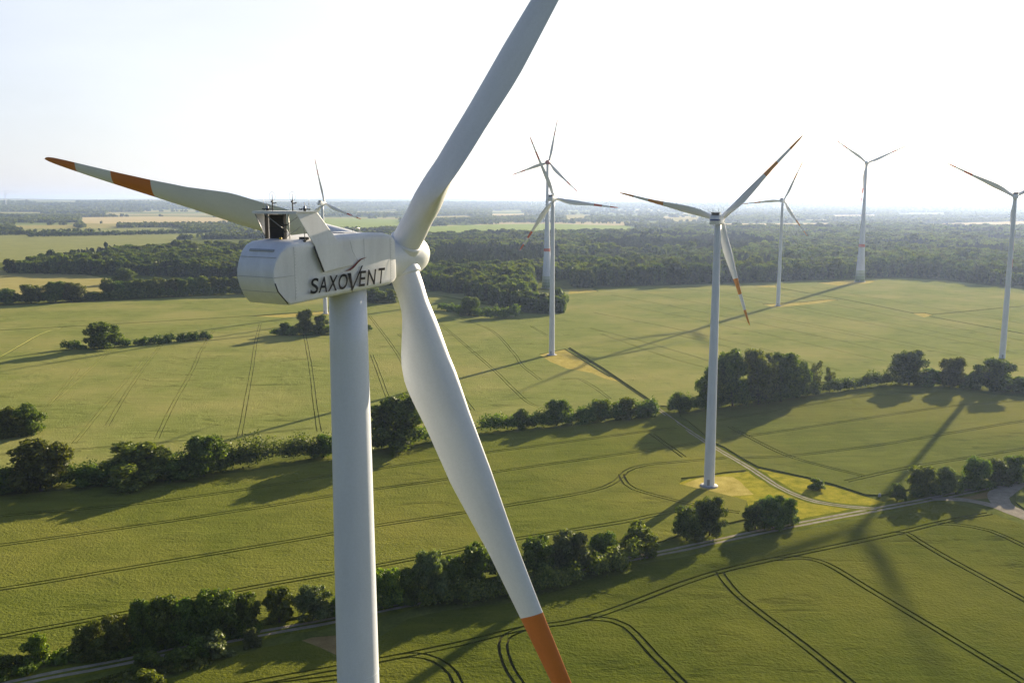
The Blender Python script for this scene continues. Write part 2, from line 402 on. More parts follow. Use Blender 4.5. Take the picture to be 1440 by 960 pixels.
CROP_H = .48
def crop_field(name, outline, mat, tracks=(), cuts=(), wob=1.1, seed=1, single=()):
    """standing crop with real wheel ruts: the ruts and the cuts are gaps down to the soil"""
    rnd = random.Random(seed)
    verts = []; faces = []; kinds = []
    def addpoly(ps, kind):
        ps = list(ps)
        if sum(ps[i - 1][0] * ps[i][1] - ps[i][0] * ps[i - 1][1] for i in range(len(ps))) < 0: ps = ps[::-1]
        b = len(verts); verts.extend(Vector((float(p[0]), float(p[1]))) for p in ps); faces.append(list(range(b, b + len(ps)))); kinds.append(kind)
    P = [np.array(G2(p)) for p in outline]; out = []
    for i in range(len(P)):
        a, b = P[i], P[(i + 1) % len(P)]
        L = np.linalg.norm(b - a); n = max(1, min(60, int(L / 9))); t = (b - a) / (L + 1e-9); nr = np.array([-t[1], t[0]])
        for k in range(n): out.append(a + (b - a) * k / n + nr * (rnd.uniform(-wob, wob) if k else 0))
    addpoly(out, 'field')
    for t in tracks:
        pts, wd, gap = t if isinstance(t, tuple) else (t, .72, 2.0)
        base = smooth_path(pts, 5.0)
        for s in ((-1, 1) if gap else (0,)):
            n = len(base)
            w = np.array([max(.25, wd + .30 * noise.noise(Vector((i * .35, s * 9.0, seed)))) for i in range(n)])
            wig = np.array([.25 * noise.noise(Vector((i * .2, 4.0, seed + s))) for i in range(n)])
            c = offset(base, s * gap / 2 + wig)
            a = offset(c, -w / 2); d = offset(c, w / 2)
            for i in range(n - 1): addpoly([a[i], a[i + 1], d[i + 1], d[i]], 'rut')
    for ps in cuts: addpoly([G2(p) for p in ps], 'cut')
    v, e, f, ov, oe, of = delaunay_2d_cdt(verts, [], faces, 1, 1e-3)
    top = []; low = []
    for fc, src in zip(f, of):
        ks = {kinds[i] for i in src}
        if 'field' not in ks: continue
        if 'cut' in ks: continue
        (low if 'rut' in ks else top).append(list(fc))
    mb = MB()
    mb.add([(p.x, p.y, CROP_H) for p in v], top, 0)
    mb.add([(p.x, p.y, .012) for p in v], low, 1)
    cnt = {}
    for fc in top:
        for i in range(len(fc)): cnt.setdefault(frozenset((fc[i], fc[(i + 1) % len(fc)])), []).append((fc[i], fc[(i + 1) % len(fc)]))
    wv = []; wf = []
    for k, es in cnt.items():
        if len(es) == 1:
            a, b = es[0]; q = len(wv)
            wv += [(v[a].x, v[a].y, CROP_H), (v[b].x, v[b].y, CROP_H), (v[b].x, v[b].y, 0), (v[a].x, v[a].y, 0)]
            wf.append((q + 3, q + 2, q + 1, q))
    mb.add(wv, wf, 0)
    return tag(mb.build(name, [mat, M['rut']], merge=False, recalc=False), kind='structure')

# near field below the farm road
A_line = [(300, 975), (370, 960), (473, 941), (533, 930), (647, 907), (733, 886), (830, 870), (960, 822), (1020, 803), (1110, 783), (1253, 753), (1327, 735), (1407, 721)]
crop_field('barley_field',
    [(140, 995), (233, 958), (300, 933), (367, 913), (423, 902), (450, 912), (475, 928), (535, 897), (573, 872), (627, 860), (720, 849), (813, 824), (880, 797), (960, 785), (1093, 754),
     (1227, 729), (1300, 711), (1340, 709), (1400, 725), (1440, 740), (1640, 800), (1760, 1400), (60, 1400)],
    M['crop_near'],
    [A_line,
     [(1012, 806), (1018, 816), (1035, 836), (1062, 858), (1127, 907), (1193, 960), (1300, 1048), (1420, 1150)],
     [(1090, 788), (1125, 786), (1150, 790), (1175, 801), (1227, 833), (1327, 893), (1437, 960), (1560, 1038)],
     [(1262, 752), (1276, 752), (1287, 759), (1327, 783), (1440, 845), (1560, 912)],
     [(1315, 738), (1345, 739), (1393, 748), (1440, 769), (1540, 815)],
     [(742, 884), (716, 894), (707, 907), (713, 933), (730, 962), (790, 1040), (860, 1130)],
     [(815, 873), (845, 872), (880, 882), (920, 923), (957, 960), (1040, 1050), (1120, 1150)],
     [(560, 925), (585, 923), (613, 930), (637, 948), (650, 975), (700, 1050), (750, 1130)],
     [(333, 972), (470, 955), (530, 947)]],
    seed=11)
# field between the road and the second hedge
crop_field('barley_field',
    [(-260, 717), (0, 698), (240, 677), (470, 648), (520, 638), (690, 613), (900, 589), (938, 585), (982, 618), (1027, 647), (1049, 662), (958, 673), (955, 682), (1000, 692), (1050, 705),
     (1052, 730), (1000, 742), (930, 762), (880, 773), (800, 788), (700, 811), (606, 832), (470, 860), (370, 878), (270, 898), (110, 925), (-260, 1000)],
    M['crop_mid'],
    [[(-240, 752), (0, 727), (233, 705), (467, 670), (527, 661), (613, 648), (687, 637), (950, 602)],
     [(-240, 795), (0, 768), (233, 735), (317, 722), (383, 712), (467, 698), (527, 689), (613, 677), (707, 663), (960, 627), (988, 622)],
     [(-240, 862), (0, 830), (200, 797), (467, 752), (527, 741), (653, 722), (713, 712), (830, 692), (866, 678), (880, 664), (907, 655), (960, 650), (1020, 645)],
     [(874, 668), (877, 676), (892, 689), (950, 705), (1000, 716), (1040, 722)],
     [(-200, 940), (0, 897), (117, 875), (240, 851), (353, 828), (467, 808), (530, 797), (640, 776), (733, 758), (877, 735), (913, 727), (960, 719)],
     [(916, 611), (940, 628), (962, 644)]],
    seed=12)
# field right of the track
crop_field('barley_field',
    [(956, 585), (1050, 568), (1120, 558), (1250, 545), (1340, 549), (1440, 560), (1660, 574), (1660, 632), (1440, 662), (1370, 676), (1290, 687), (1240, 697), (1217, 696), (1177, 683), (1137, 672),
     (1067, 657), (1003, 622)],
    M['crop_right'],
    [[(1000, 594), (1120, 573), (1233, 556), (1330, 552)],
     [(968, 625), (1060, 613), (1233, 587), (1357, 570), (1500, 562)],
     [(1030, 645), (1110, 642), (1227, 628), (1330, 611), (1440, 593), (1600, 572)],
     [(1190, 678), (1280, 658), (1360, 645), (1440, 632), (1600, 608)],
     [(1026, 601), (1050, 614), (1103, 640), (1160, 657), (1214, 670)]],
    seed=13)
# the great field beyond the second hedge, up to the woods
plotA = [(758, 499), (775, 495), (795, 491), (841, 519.5), (872, 538), (850, 533), (832, 525), (797, 519), (773, 509)]
plotC = [(1072, 428), (1092, 427), (1130, 425), (1165, 421), (1180, 422), (1150, 427), (1110, 431), (1088, 433)]
plotD = [(1148, 398), (1190, 394), (1232, 395), (1222, 399), (1178, 402)]
plotX = [(1282, 441), (1300, 440), (1312, 443), (1300, 447)]
plotS = [(1058, 402), (1090, 401), (1094, 405), (1072, 404)]
plotN = [(786, 407), (832, 406), (842, 410), (800, 414), (787, 413)]
plotF = [(352, 445), (470, 437), (520, 435), (470, 443), (400, 447)]
ditch1 = [(801, 489), (848, 517.5), (927, 571), (921, 573), (843, 519.3), (797, 491)]
crop_field('wheat_field',
    [(-280, 446), (0, 431), (150, 424), (340, 414), (500, 408), (562, 427), (600, 413), (655, 424), (740, 440), (792, 441), (794, 410), (900, 403), (1050, 399), (1200, 393), (1260, 391), (1330, 395), (1440, 408),
     (1720, 440), (1720, 530), (1440, 535), (1400, 536), (1330, 526), (1262, 526), (1140, 540), (1100, 549), (985, 567), (945, 572), (930, 571), (912, 573), (690, 599), (520, 619), (470, 628), (240, 650),
     (0, 668), (-280, 692)],
    M['crop_far'],
    [([(205, 502), (190, 520), (148, 570), (103, 625)], .40, 1.9),
     ([(300, 465), (283, 492), (270, 522), (243, 570), (220, 618)], .40, 1.9),
     ([(366, 455), (360, 480), (354, 520), (345, 570), (337, 614)], .40, 1.9),
     ([(425, 452), (430, 480), (437, 520), (443, 570), (449, 608)], .40, 1.9),
     ([(110, 520), (77, 560), (50, 590)], .40, 1.9),
     ([(600, 445), (627, 463), (690, 517), (720, 546), (745, 568), (775, 577)], .40, 1.9),
     ([(640, 446), (690, 465), (722, 497), (734, 514), (760, 535)], .40, 1.9),
     ([(747, 459), (770, 473)], .40, 1.9),
     ([(790, 535), (812, 533), (835, 545), (858, 562)], .40, 1.9),
     ([(523, 500), (545, 560)], .40, 1.9),
     ([(-60, 468), (0, 465), (127, 458), (333, 446), (452, 437), (520, 432)], 2.6, 0),
     ([(1093, 405), (1200, 424), (1300, 444), (1440, 470), (1600, 500)], 3.0, 0),
     ([(1310, 443), (1440, 431), (1600, 420)], 3.0, 0),
     ([(0, 640), (120, 632), (240, 622), (330, 614), (440, 603)], .6, 2.0),
     ([(945, 470), (1060, 497), (1140, 520)], .40, 1.9),
     ([(860, 415), (1000, 442), (1150, 473), (1270, 500)], 0.5, 1.9),
     ([(900, 411), (1060, 441), (1230, 474), (1380, 503)], 0.5, 1.9),
     ([(835, 440), (950, 463), (1080, 493), (1180, 522)], 0.5, 1.9),
     ([(1060, 408), (1200, 434), (1330, 459), (1440, 480)], 0.5, 1.9),
     ([(1140, 404), (1280, 428), (1440, 456), (1560, 478)], 0.5, 1.9),
     ([(960, 405), (1120, 435), (1290, 469), (1430, 497)], 0.5, 1.9),
     ([(830, 462), (900, 480), (980, 503), (1050, 527)], 0.5, 1.9),
     ([(560, 470), (600, 505), (640, 545), (665, 578)], 0.45, 1.9),
     ([(180, 470), (120, 525), (60, 580)], 0.4, 1.9),
     ([(245, 462), (215, 500), (180, 550), (150, 600)], 0.4, 1.9),
     ([(520, 445), (560, 500), (575, 540)], 0.4, 1.9),
     ([(1030, 437), (1180, 468), (1300, 492), (1410, 512)], .40, 1.9),
     ([(880, 430), (990, 452), (1100, 476), (1250, 510)], .40, 1.9),
     ([(845, 470), (930, 500), (1000, 520)], .40, 1.9),
     ([(1010, 410), (1250, 455), (1420, 486)], .40, 1.9),
     ([(87, 462), (63, 468), (30, 486), (0, 503), (-60, 535)], 1.5, 0)],
    [plotA, plotC, plotD, plotX, plotS, plotN, plotF, ditch1], seed=14)
for i, (pl, mt) in enumerate([(plotA, 'plot_dry'), (plotC, 'plot_dry'), (plotD, 'plot_dry'), (plotX, 'plot_dry'), (plotS, 'plot_dry'), (plotN, 'plot_dry'), (plotF, 'plot_dry')]):
    poly_sheet('grass_plot', pl, .02, M[mt], .5, i)
poly_sheet('ditch', ditch1, .016, M['ditch'], .5, 20)
poly_sheet('grass_plot', [(940, 683), (985, 667), (1052, 662), (1068, 659), (1137, 674), (1177, 685), (1217, 698), (1246, 706), (1215, 713), (1160, 726), (1110, 737), (1055, 735), (1050, 704), (1000, 692)], .02, M['plot'], .8, 31)
poly_sheet('bare_patch', [(958, 680), (985, 671), (1030, 670), (1050, 684), (1060, 695), (1030, 697), (1000, 690)], .028, M['plot_dry'], .8, 32)
poly_sheet('bare_patch', [(405, 906), (440, 896), (474, 893), (474, 922), (452, 910), (425, 901)], .028, M['bare'], .5, 33)
poly_sheet('bare_patch', [(1290, 697), (1350, 687), (1415, 680), (1400, 700), (1352, 703), (1310, 703)], .02, M['bare'], .4, 34)
# small green corner inside the bend of the junction
crop_field('barley_field', [(1428, 694), (1440, 686), (1660, 650), (1660, 760), (1440, 716), (1428, 707)], M['crop_small'], seed=15)
# other fields further off
poly_sheet('stubble_field', [(-300, 380), (0, 380), (120, 386), (175, 397), (150, 413), (0, 419), (-300, 428)], .03, M['field_yellow'], 1, 40)
poly_sheet('shadowed_pasture', [(590, 411), (650, 409), (800, 408), (798, 438), (745, 437), (660, 422)], .03, M['field_pale'], 1, 41)
poly_sheet('pasture', [(-400, 334), (0, 331), (170, 329), (270, 331), (240, 341), (150, 351), (60, 361), (10, 369), (-400, 374)], .03, M['field_pale'], 1, 42)
FAR_FIELDS = [
    ('bright_pasture', 'field_bright', [(440, 307.5), (500, 307), (560, 308.5), (575, 322), (520, 326), (440, 325)]),
    ('bright_pasture', 'field_bright', [(575, 319), (632, 317.5), (700, 315.5), (770, 314.5), (895, 318), (890, 329), (640, 333), (575, 331)]),
    ('straw_field', 'field_straw', [(112, 305.5), (220, 304.5), (330, 306), (420, 307), (420, 313), (330, 314), (200, 315.5), (112, 314)]),
    ('pasture', 'field_pale', [(150, 299), (250, 298.3), (330, 299.5), (330, 304), (240, 304), (150, 304)]),
    ('pasture', 'field_pale', [(-200, 300), (-20, 299), (60, 299), (60, 304), (-200, 305)]),
    ('pasture', 'field_yellow', [(20, 317.5), (100, 316.5), (112, 322), (20, 325)]),
    ('pasture', 'field_yellow', [(118, 315), (165, 314.5), (168, 321), (118, 321.5)]),
    ('pasture', 'field_pale', [(30, 321.5), (250, 320), (262, 328), (30, 328.5)]),
    ('straw_field', 'field_straw', [(462, 286), (520, 285), (522, 289.5), (462, 290)]),
    ('straw_field', 'field_straw', [(50, 291), (110, 290.5), (110, 293.5), (50, 294)]),
    ('straw_field', 'field_straw', [(500, 297), (560, 296), (565, 301), (500, 302)]),
    ('pale_strip', 'field_yellow', [(612, 304), (660, 303), (665, 309), (612, 310)]),
    ('pale_strip', 'field_straw', [(690, 297), (735, 296), (738, 306), (690, 307)]),
    ('pale_strip', 'field_yellow', [(795, 303.5), (822, 303), (825, 311), (795, 312)]),
    ('pale_strip', 'field_straw', [(1005, 314.5), (1165, 313.5), (1168, 322), (1005, 323)]),
    ('pale_strip', 'field_straw', [(1170, 302.5), (1232, 302), (1236, 307), (1170, 308)]),
    ('pale_strip', 'field_straw', [(1262, 300.5), (1330, 300), (1330, 304.5), (1262, 305)]),
    ('pale_strip', 'field_straw', [(1300, 315), (1440, 311), (1700, 307), (1700, 320), (1440, 323), (1300, 323)]),
    ('pale_strip', 'field_yellow', [(930, 306), (985, 305.5), (985, 311), (930, 312)])]
for i, (nm, mt, pl) in enumerate(FAR_FIELDS): poly_sheet(nm, pl, .05 + .02 * i, M[mt], 1, 50 + i)

# roads
def road(name, pts, width, z, lanes=True, step=4.0, seed=5):
    rnd = random.Random(seed); mb = MB(); path = smooth_path(pts, step)
    if lanes:
        ribbon(path, 0, width + 2.4, z, mb, 1, .5, rnd)
        ribbon(path, -width * .24, width * .26, z + .006, mb, 0, .14, rnd)
        ribbon(path, width * .24, width * .26, z + .006, mb, 0, .14, rnd)
    else:
        ribbon(path, 0, width, z, mb, 0, .35, rnd)
    return tag(mb.build(name, [M['lane'], M['verge']], merge=False, recalc=False), kind='structure')
ROAD = [(-160, 1003), (33, 957), (157, 933), (267, 910), (367, 890), (467, 872), (533, 857), (607, 842), (700, 822), (790, 804), (877, 787), (960, 771), (1010, 760), (1117, 738), (1227, 717), (1327, 698), (1440, 675), (1640, 642)]
road('farm_road', ROAD, 5.0, .034)
road('farm_track', [(922, 572), (945, 589), (960, 600), (1007, 630), (1053, 657), (1093, 683), (1120, 696), (1147, 705), (1193, 712), (1232, 715)], 3.6, .046)
road('gravel_turn', [(1452, 673), (1425, 685), (1408, 693), (1404, 702), (1416, 713), (1440, 724), (1500, 745)], 7.5, .058, False)
road('gravel_turn', [(1310, 701), (1350, 702), (1385, 708), (1420, 719), (1460, 736)], 4.5, .064, False)

# ------------------------------------------------------------------ wind turbines
CHORD = [(1.2, 1.9), (2.5, 1.88), (4, 2.0), (6, 2.42), (8, 2.8), (10, 3.0), (12, 3.0), (14, 2.85), (17, 2.45), (20, 2.0), (25, 1.40), (30, 1.15), (35, .90), (37.5, .72), (38.6, .58), (39.5, .36), (39.92, .14), (40, .03)]
def interp(tab, x): return float(np.interp(x, [a for a, _ in tab], [b for _, b in tab]))
HERO_CHORD = [(1.2, 1.9), (2.2, 1.88), (3.2, 1.80), (4.1, 2.1), (5, 2.5), (6.4, 3.05), (8, 3.36), (9.5, 3.22), (11, 3.0), (15, 2.80), (20, 1.98), (25, 1.55), (30, 1.24), (38, .80), (40.2, .62), (41.3, .43), (41.8, .2), (42.0, .03)]
HERO_TWIST = ([1, 5, 8, 14, 22, 32, 40], [29.9, 29.4, 23.7, 10.6, 4.8, 1.6, 0])
def blade_mesh(bands, mats, L=40.0, nr=64, na=32, chord=CHORD, pitch=14.0, twist=([1, 5, 8, 14, 22, 32, 40], [19, 16, 12, 6.5, 3, 1, 0]), pre1=-.0725, pre2=2.82, axm=.30):
    """bands = [(from, to)] as fractions painted in the second material; X = trailing edge, Y = upwind, Z = outwards"""
    rs = sorted(set(list(np.linspace(1.2, L - 2, nr)) + [L - k for k in (1.4, .9, .5, .25, .08, 0)] + [f * L for b in bands for f in b if f < 1]))
    vs = []; n = na
    for r in rs:
        c = interp(chord, r)
        k = min(1, max(0, (r - 2.0) / 5.5)); k = k * k * (3 - 2 * k)          # 0 = round root, 1 = aerofoil
        th = float(np.interp(r, [2, 5, 8, 14, 25, 40], [1.0, .52, .36, .25, .19, .15]))
        tw = R(float(np.interp(r, *twist)) + pitch)
        ax = .5 + (axm - .5) * k
        pre = pre1 * r + pre2 * (r / 40) ** 2
        for i in range(n):
            a = 2 * math.pi * i / n
            xc = .5 - .5 * math.cos(a)                                       # 0 leading, 1 trailing
            s = 1 if a < math.pi else -1
            yt = 5 * th * (.2969 * math.sqrt(max(xc, 0)) - .126 * xc - .3516 * xc ** 2 + .2843 * xc ** 3 - .1036 * xc ** 4)
            camber = .04 * 4 * xc * (1 - xc) * -1
            y = k * (camber + s * yt) + (1 - k) * .5 * math.sin(a)
            X = (xc - ax) * c; Y = y * c
            vs.append((X * math.cos(tw) + Y * math.sin(tw), -X * math.sin(tw) + Y * math.cos(tw) + pre, r))
    fs = []; mi = []
    for j in range(len(rs) - 1):
        f = (rs[j] + rs[j + 1]) / (2 * L)
        band = any(a <= f <= b for a, b in bands)
        for i in range(n):
            fs.append((j * n + i, j * n + (i + 1) % n, (j + 1) * n + (i + 1) % n, (j + 1) * n + i)); mi.append(1 if band else 0)
    me = np_mesh('blade', vs, fs, mats, mi, True)
    me.flip_normals() if me.polygons[0].normal.dot(me.polygons[0].center - Vector((0, 0, me.polygons[0].center.z))) < 0 else None
    return me
B3 = [(.628, .752), (.876, 1.01)]
B4 = [(.55, .70), (.85, 1.01)]
BH = [(.591, .727), (.864, 1.01)]
BLADES = {'orange': blade_mesh(BH, [M['white'], M['orange']], 42.0, 72, 36, HERO_CHORD, 19.2, HERO_TWIST, 0.0, 2.826, .285),
          'red': blade_mesh(B3, [M['white'], M['red']], nr=32, na=18),
          'amber': blade_mesh(B4, [M['white'], M['amber']], nr=32, na=18)}

def rounded_nacelle(prof, w, rad, taper, name, mat, parent, k=6):
    """side outline (y, z) swept across x with rounded edges of radius rad[i] and a tapered width"""
    P = [Vector(p) for p in prof]; n = len(P)
    area = sum(P[i].x * P[(i + 1) % n].y - P[(i + 1) % n].x * P[i].y for i in range(n))
    nor = []
    for i in range(n):
        a, b, c = P[i - 1], P[i], P[(i + 1) % n]
        def nn(p, q):
            d = (q - p).normalized(); return Vector((d.y, -d.x)) if area > 0 else Vector((-d.y, d.x))
        v = nn(a, b) + nn(b, c); v.normalize(); nor.append(v)
    layers = []
    for s in (-1, 1):
        for j in range(k + 1):
            t = (math.pi / 2) * (1 - j / k if s < 0 else j / k)
            ring = []
            for i in range(n):
                r = rad[i]; q = P[i] - nor[i] * r * (1 - math.cos(t))
                ring.append((s * (w - r + r * math.sin(t)) * taper(q.x), q.x, q.y))
            layers.append(ring)
    mb = MB(); vs = [p for ring in layers for p in ring]; fs = []
    for a in range(len(layers) - 1):
        for i in range(n): fs.append((a * n + i, a * n + (i + 1) % n, (a + 1) * n + (i + 1) % n, (a + 1) * n + i))
    mb.add(vs, fs, 0, True)
    mb.f.append(list(range(n))); mb.m.append(0); mb.s.append(False)
    mb.f.append([(len(layers) - 1) * n + i for i in range(n)]); mb.m.append(0); mb.s.append(False)
    o = mb.build(name, mat, parent)
    for p in o.data.polygons: p.use_smooth = True
    o.data.set_sharp_from_angle(angle=R(32))
    return o

def rotor(root, hubv, yaw, tilt, phase, L, blade_me, spin_mat, big=False, spin=None, dev=((0, 0), (0, 0), (0, 0))):
    a = Vector((math.sin(yaw) * math.cos(tilt), math.cos(yaw) * math.cos(tilt), math.sin(tilt)))
    lat = Vector((math.cos(yaw), -math.sin(yaw), 0)); up = lat.cross(a)
    n = 64 if big else 24
    mb = MB()
    mb.lathe(spin, n, 0, 'Y')
    s = L / 40
    h = mb.build('hub', spin_mat, root, hubv)
    h.rotation_euler = Matrix((lat, a, up)).transposed().to_euler()
    for k in range(3):
        p = phase + k * 2 * math.pi / 3 + R(dev[k][0]); cc = R(dev[k][1])
        rad = up * math.cos(p) + lat * math.sin(p)
        trail = -up * math.sin(p) + lat * math.cos(p)
        radc = rad * math.cos(cc) + a * math.sin(cc); ac = a * math.cos(cc) - rad * math.sin(cc)   # each blade cones a little under load
        b = mesh_obj('blade', blade_me, root, hubv)
        b.rotation_euler = Matrix((trail, ac, radc)).transposed().to_euler(); b.scale = (s, s, s)
        if big:
            c = MB(); c.lathe([(.97, .45), (1.04, .5), (1.07, 1.20), (1.05, 1.30), (1.0, 1.34), (.94, 1.35)], 48, 0, 'Z')
            q = c.build('blade_collar', M['white'], h)
            q.rotation_euler = (Matrix((lat, a, up)) @ Matrix((trail, a, rad)).transposed()).to_euler()
    return a, lat, up

def tower_prof(zt, r0, r1, curve=0.0, n=24):
    return [(r1 + (r0 - r1) * ((1 - t) ** (1 + curve)), zt * t) for t in [i / n for i in range(n + 1)]]

# --- the large turbine close to the camera
def hero():
    yaw = R(32.7); hub = Vector((-6.85, 60.21, 104.25)); LAT = Vector((math.cos(yaw), -math.sin(yaw), 0)); AX = Vector((math.sin(yaw), math.cos(yaw), 0))
    base = hub - AX * 5.75; base.z = 0
    root = empty('wind_turbine', base)
    tag(root, 'huge white turbine closest to us with dark lettering and an open cooler on its nacelle', 'wind turbine', 'wind turbines on the fields')
    top = hub.z - 1.55
    mb = MB(); mb.lathe(tower_prof(top, 2.0, 1.13, 0.0, 30), 96, 0)
    mb.lathe([(1.13, top), (1.0, top + .01)], 96, 0)
    tw = mb.build('tower', M['tower'], root)
    for z in (24, 51, 78):
        rr = 1.13 + .87 * (1 - z / top); f = MB(); f.lathe([(rr + .002, z - .03), (rr + .012, z - .02), (rr + .012, z + .02), (rr + .002, z + .03)], 96)
        f.build('weld_seam', M['tower'], tw)
    hv = hub - base
    n = empty('nacelle_group', (0, 0, 0)); COL.objects.unlink(n); bpy.data.objects.remove(n)
    prof = [(-12.0, -2.28), (-12.45, -1.86), (-12.78, -1.35), (-12.93, -.85), (-12.92, -.38), (-12.75, .12), (-12.45, .58), (-12.1, .92), (-11.7, 1.10), (-10.5, 1.22), (-8.0, 1.38), (-5.2, 1.42),
            (-4.0, 1.36), (-3.35, 1.22), (-3.05, .9), (-2.95, -1.35), (-3.1, -1.62), (-3.6, -1.80), (-7.5, -2.02)]
    rad = [.16] * 1 + [.07] * 6 + [.18, .34, .42, .42, .42, .40, .30, .12, .12, .22, .30, .32]
    nac = rounded_nacelle(prof, 1.72, rad, lambda y: 1 - .17 * max(0, min(1, (-11.7 - y) / 1.1)) - .10 * max(0, min(1, (y + 4.2) / 1.2)), 'nacelle', M['nacelle'], root)
    nac.location = hv + Vector((0, 0, .42)); nac.rotation_euler = (0, 0, -yaw)
    X = 1.722
    # panel joints
    for (y0, z0, y1, z1) in [(-11.72, -2.0, -11.66, .85), (-3.75, -1.55, -3.75, 1.05), (-6.1, -.2, -6.1, 1.12)]:
        mb = MB(); mb.box((X + .001, (y0 + y1) / 2, (z0 + z1) / 2), (.008, .022, z1 - z0))
        if y0 != -6.1:
            for k in range(15): mb.box((X + .002, y0 + .10, z0 + .12 + k * (z1 - z0 - .2) / 15), (.01, .03, .03))
        mb.build('panel_joint', M['seam'], nac)
    mb = MB(); mb.tube([(X, -7.3, 1.05), (X, -7.1, .4), (X, -6.6, -.25)], .009, 4)
    mb.build('panel_joint', M['seam'], nac)
    mb = MB()                                   # horizontal joints across the rounded rear
    for z, yy in ((-.74, -12.935), (-1.55, -12.66), (.30, -12.655)):
        mb.box((0, yy, z), (2.76, .03, .018))
    mb.tube([(1.45, -12.93, -.74), (1.55, -12.4, -.72), (X, -11.7, -.68)], .011, 4)
    mb.build('rear_joint', M['seam'], nac)
    mb = MB(); mb.box((.05, -12.40, .64), (1.85, .14, .12), 0, Matrix.Rotation(R(-40), 3, 'X'))
    mb.build('air_slot', M['seam'], nac)
    mb = MB(); mb.tube([(1.47, -12.88, -1.05), (1.50, -12.72, -1.5), (1.56, -12.1, -2.18)], .035, 6)
    mb.build('edge_seal', M['dark'], nac)
    # cooler: top plate, two slanted side panels, radiator, struts
    def panel(s):
        out = [(-11.40, 2.66), (-9.78, 2.68), (-8.22, .90), (-7.08, -.36), (-9.55, -.64), (-10.22, .88)]
        xs = [1.62, 1.62, 1.78, 1.78, 1.78, 1.78]
        mb = MB()
        vo = [(s * (x + .03), y, z) for x, (y, z) in zip(xs, out)]; vi = [(s * (x - .03), y, z) for x, (y, z) in zip(xs, out)]
        quads = [(0, 1, 2, 5), (5, 2, 3, 4)]
        mb.add(vo, quads); mb.add(vi, [q[::-1] for q in quads])
        m = len(out); mb.add(vo + vi, [(i, (i + 1) % m, m + (i + 1) % m, m + i) for i in range(m)])
        o = mb.build('side_panel', M['nacelle'], nac)
        bv = o.modifiers.new('bevel', 'BEVEL'); bv.width = .02; bv.segments = 2; bv.limit_method = 'ANGLE'; bv.angle_limit = R(40)
        e = MB(); e.tube([(s * 1.80, -10.25, .80), (s * 1.79, -9.55, -.62)], .045, 6)
        e.build('edge_seal', M['dark'], o)
    panel(1); panel(-1)
    mb = MB(); mb.box((0, -10.62, 2.70), (3.42, 1.56, .08))
    mb.box((0, -11.38, 2.65), (3.42, .05, .12))
    mb.build('top_plate', M['nacelle'], nac)
    mb = MB(); mb.box((-.60, -10.60, 1.84), (1.16, .16, 1.40))
    for k in range(12): mb.box((-1.13 + k * .096, -10.69, 1.84), (.022, .02, 1.36), 1)
    for k in range(3): mb.box((-.60, -10.70, 1.32 + k * .48), (1.14, .02, .035), 1)
    mb.build('radiator', [M['grille'], M['dark']], nac)
    mb = MB()
    for x in (-1.34, .10): mb.box((x, -10.74, 1.88), (.07, .2, 1.60))
    mb.box((-.62, -10.74, 2.60), (1.5, .2, .06)); mb.box((0, -10.74, 1.12), (3.3, .12, .07))
    mb.build('cooler_frame', M['dark'], nac)
    for pts_, r_ in (([(.35, -10.7, 2.62), (.43, -10.7, 1.15)], .025), ([(1.5, -10.7, 2.62), (1.58, -10.7, 1.15)], .025), ([(-.9, -11.3, 2.6), (.1, -10.84, 1.75)], .026), ([(.2, -10.8, 1.9), (1.5, -10.9, 2.55)], .02), ([(-1.6, -11.3, 2.55), (-1.36, -10.84, 1.3)], .022), ([(.15, -10.8, 1.25), (1.5, -10.9, 1.9)], .018)):
        mb = MB(); mb.tube(pts_, r_, 6); mb.build('strut', M['steel'], nac)
    mb = MB(); mb.lathe([(0, -.09), (.07, -.07), (.09, 0), (.07, .07), (0, .09)], 14)
    mb.build('filler_cap', M['yellow'], nac, (-.08, -10.92, 1.22))
    for c_, d_ in (((.22, -10.86, 1.62), (.22, .12, .09)), ((.3, -10.86, 1.98), (.22, .12, .09)), ((1.3, -10.5, 1.26), (.5, .25, .14))):
        mb = MB(); mb.box(c_, d_); mb.build('junction_box', M['dark'], nac)
    for x in (-.95, .62):                       # lightning rings round the wind sensors
        mb = MB(); mb.tube([(0, 0, 0), (0, 0, .62)], .035, 8); mb.tube([(0, 0, .62), (0, 0, .92)], .018, 6)
        mb.box((.09, 0, .42), (.18, .07, .07)); mb.box((-.07, 0, .50), (.07, .05, .09)); mb.tube([(.18, 0, .42), (.30, 0, .46)], .03, 6)
        mb.tube([(.24 * math.cos(a), 0, .80 + .25 * math.sin(a)) for a in [2 * math.pi * i / 28 for i in range(28)]], .0075, 5, closed=True)
        mb.build('sensor_mast', M['dark'], nac, (x, -10.6, 2.74))
    for x in (-1.48, 1.42):
        mb = MB(); mb.box((0, 0, .10), (.56, .30, .06)); mb.box((0, 0, .05), (.10, .10, .10)); mb.box((-.26, 0, .06), (.05, .05, .06))
        o = mb.build('warning_lamp', M['dark'], nac, (x, -10.5, 2.74))
        mb = MB(); mb.lathe([(.075, .13), (.075, .22), (.055, .26), (.02, .28), (.012, .48), (0, .48)], 14)
        mb.build('lamp_glass', M['steel'], o)
        mb = MB(); mb.tube([(-.30 if x < 0 else .34, 0, 0), (-.30 if x < 0 else .34, 0, .98)], .010, 5)
        mb.build('lightning_rod', M['steel'], o)
    mb = MB(); mb.box((.2, -6.2, 1.44), (1.1, 1.0, .05))
    mb.build('roof_hatch', M['nacelle'], nac)
    mb = MB(); mb.tube([(-.5, -4.6, 1.40), (-.5, -4.6, 1.62), (-.5, -4.0, 1.62), (-.5, -4.0, 1.38)], .02, 6); mb.build('grab_rail', M['steel'], nac)
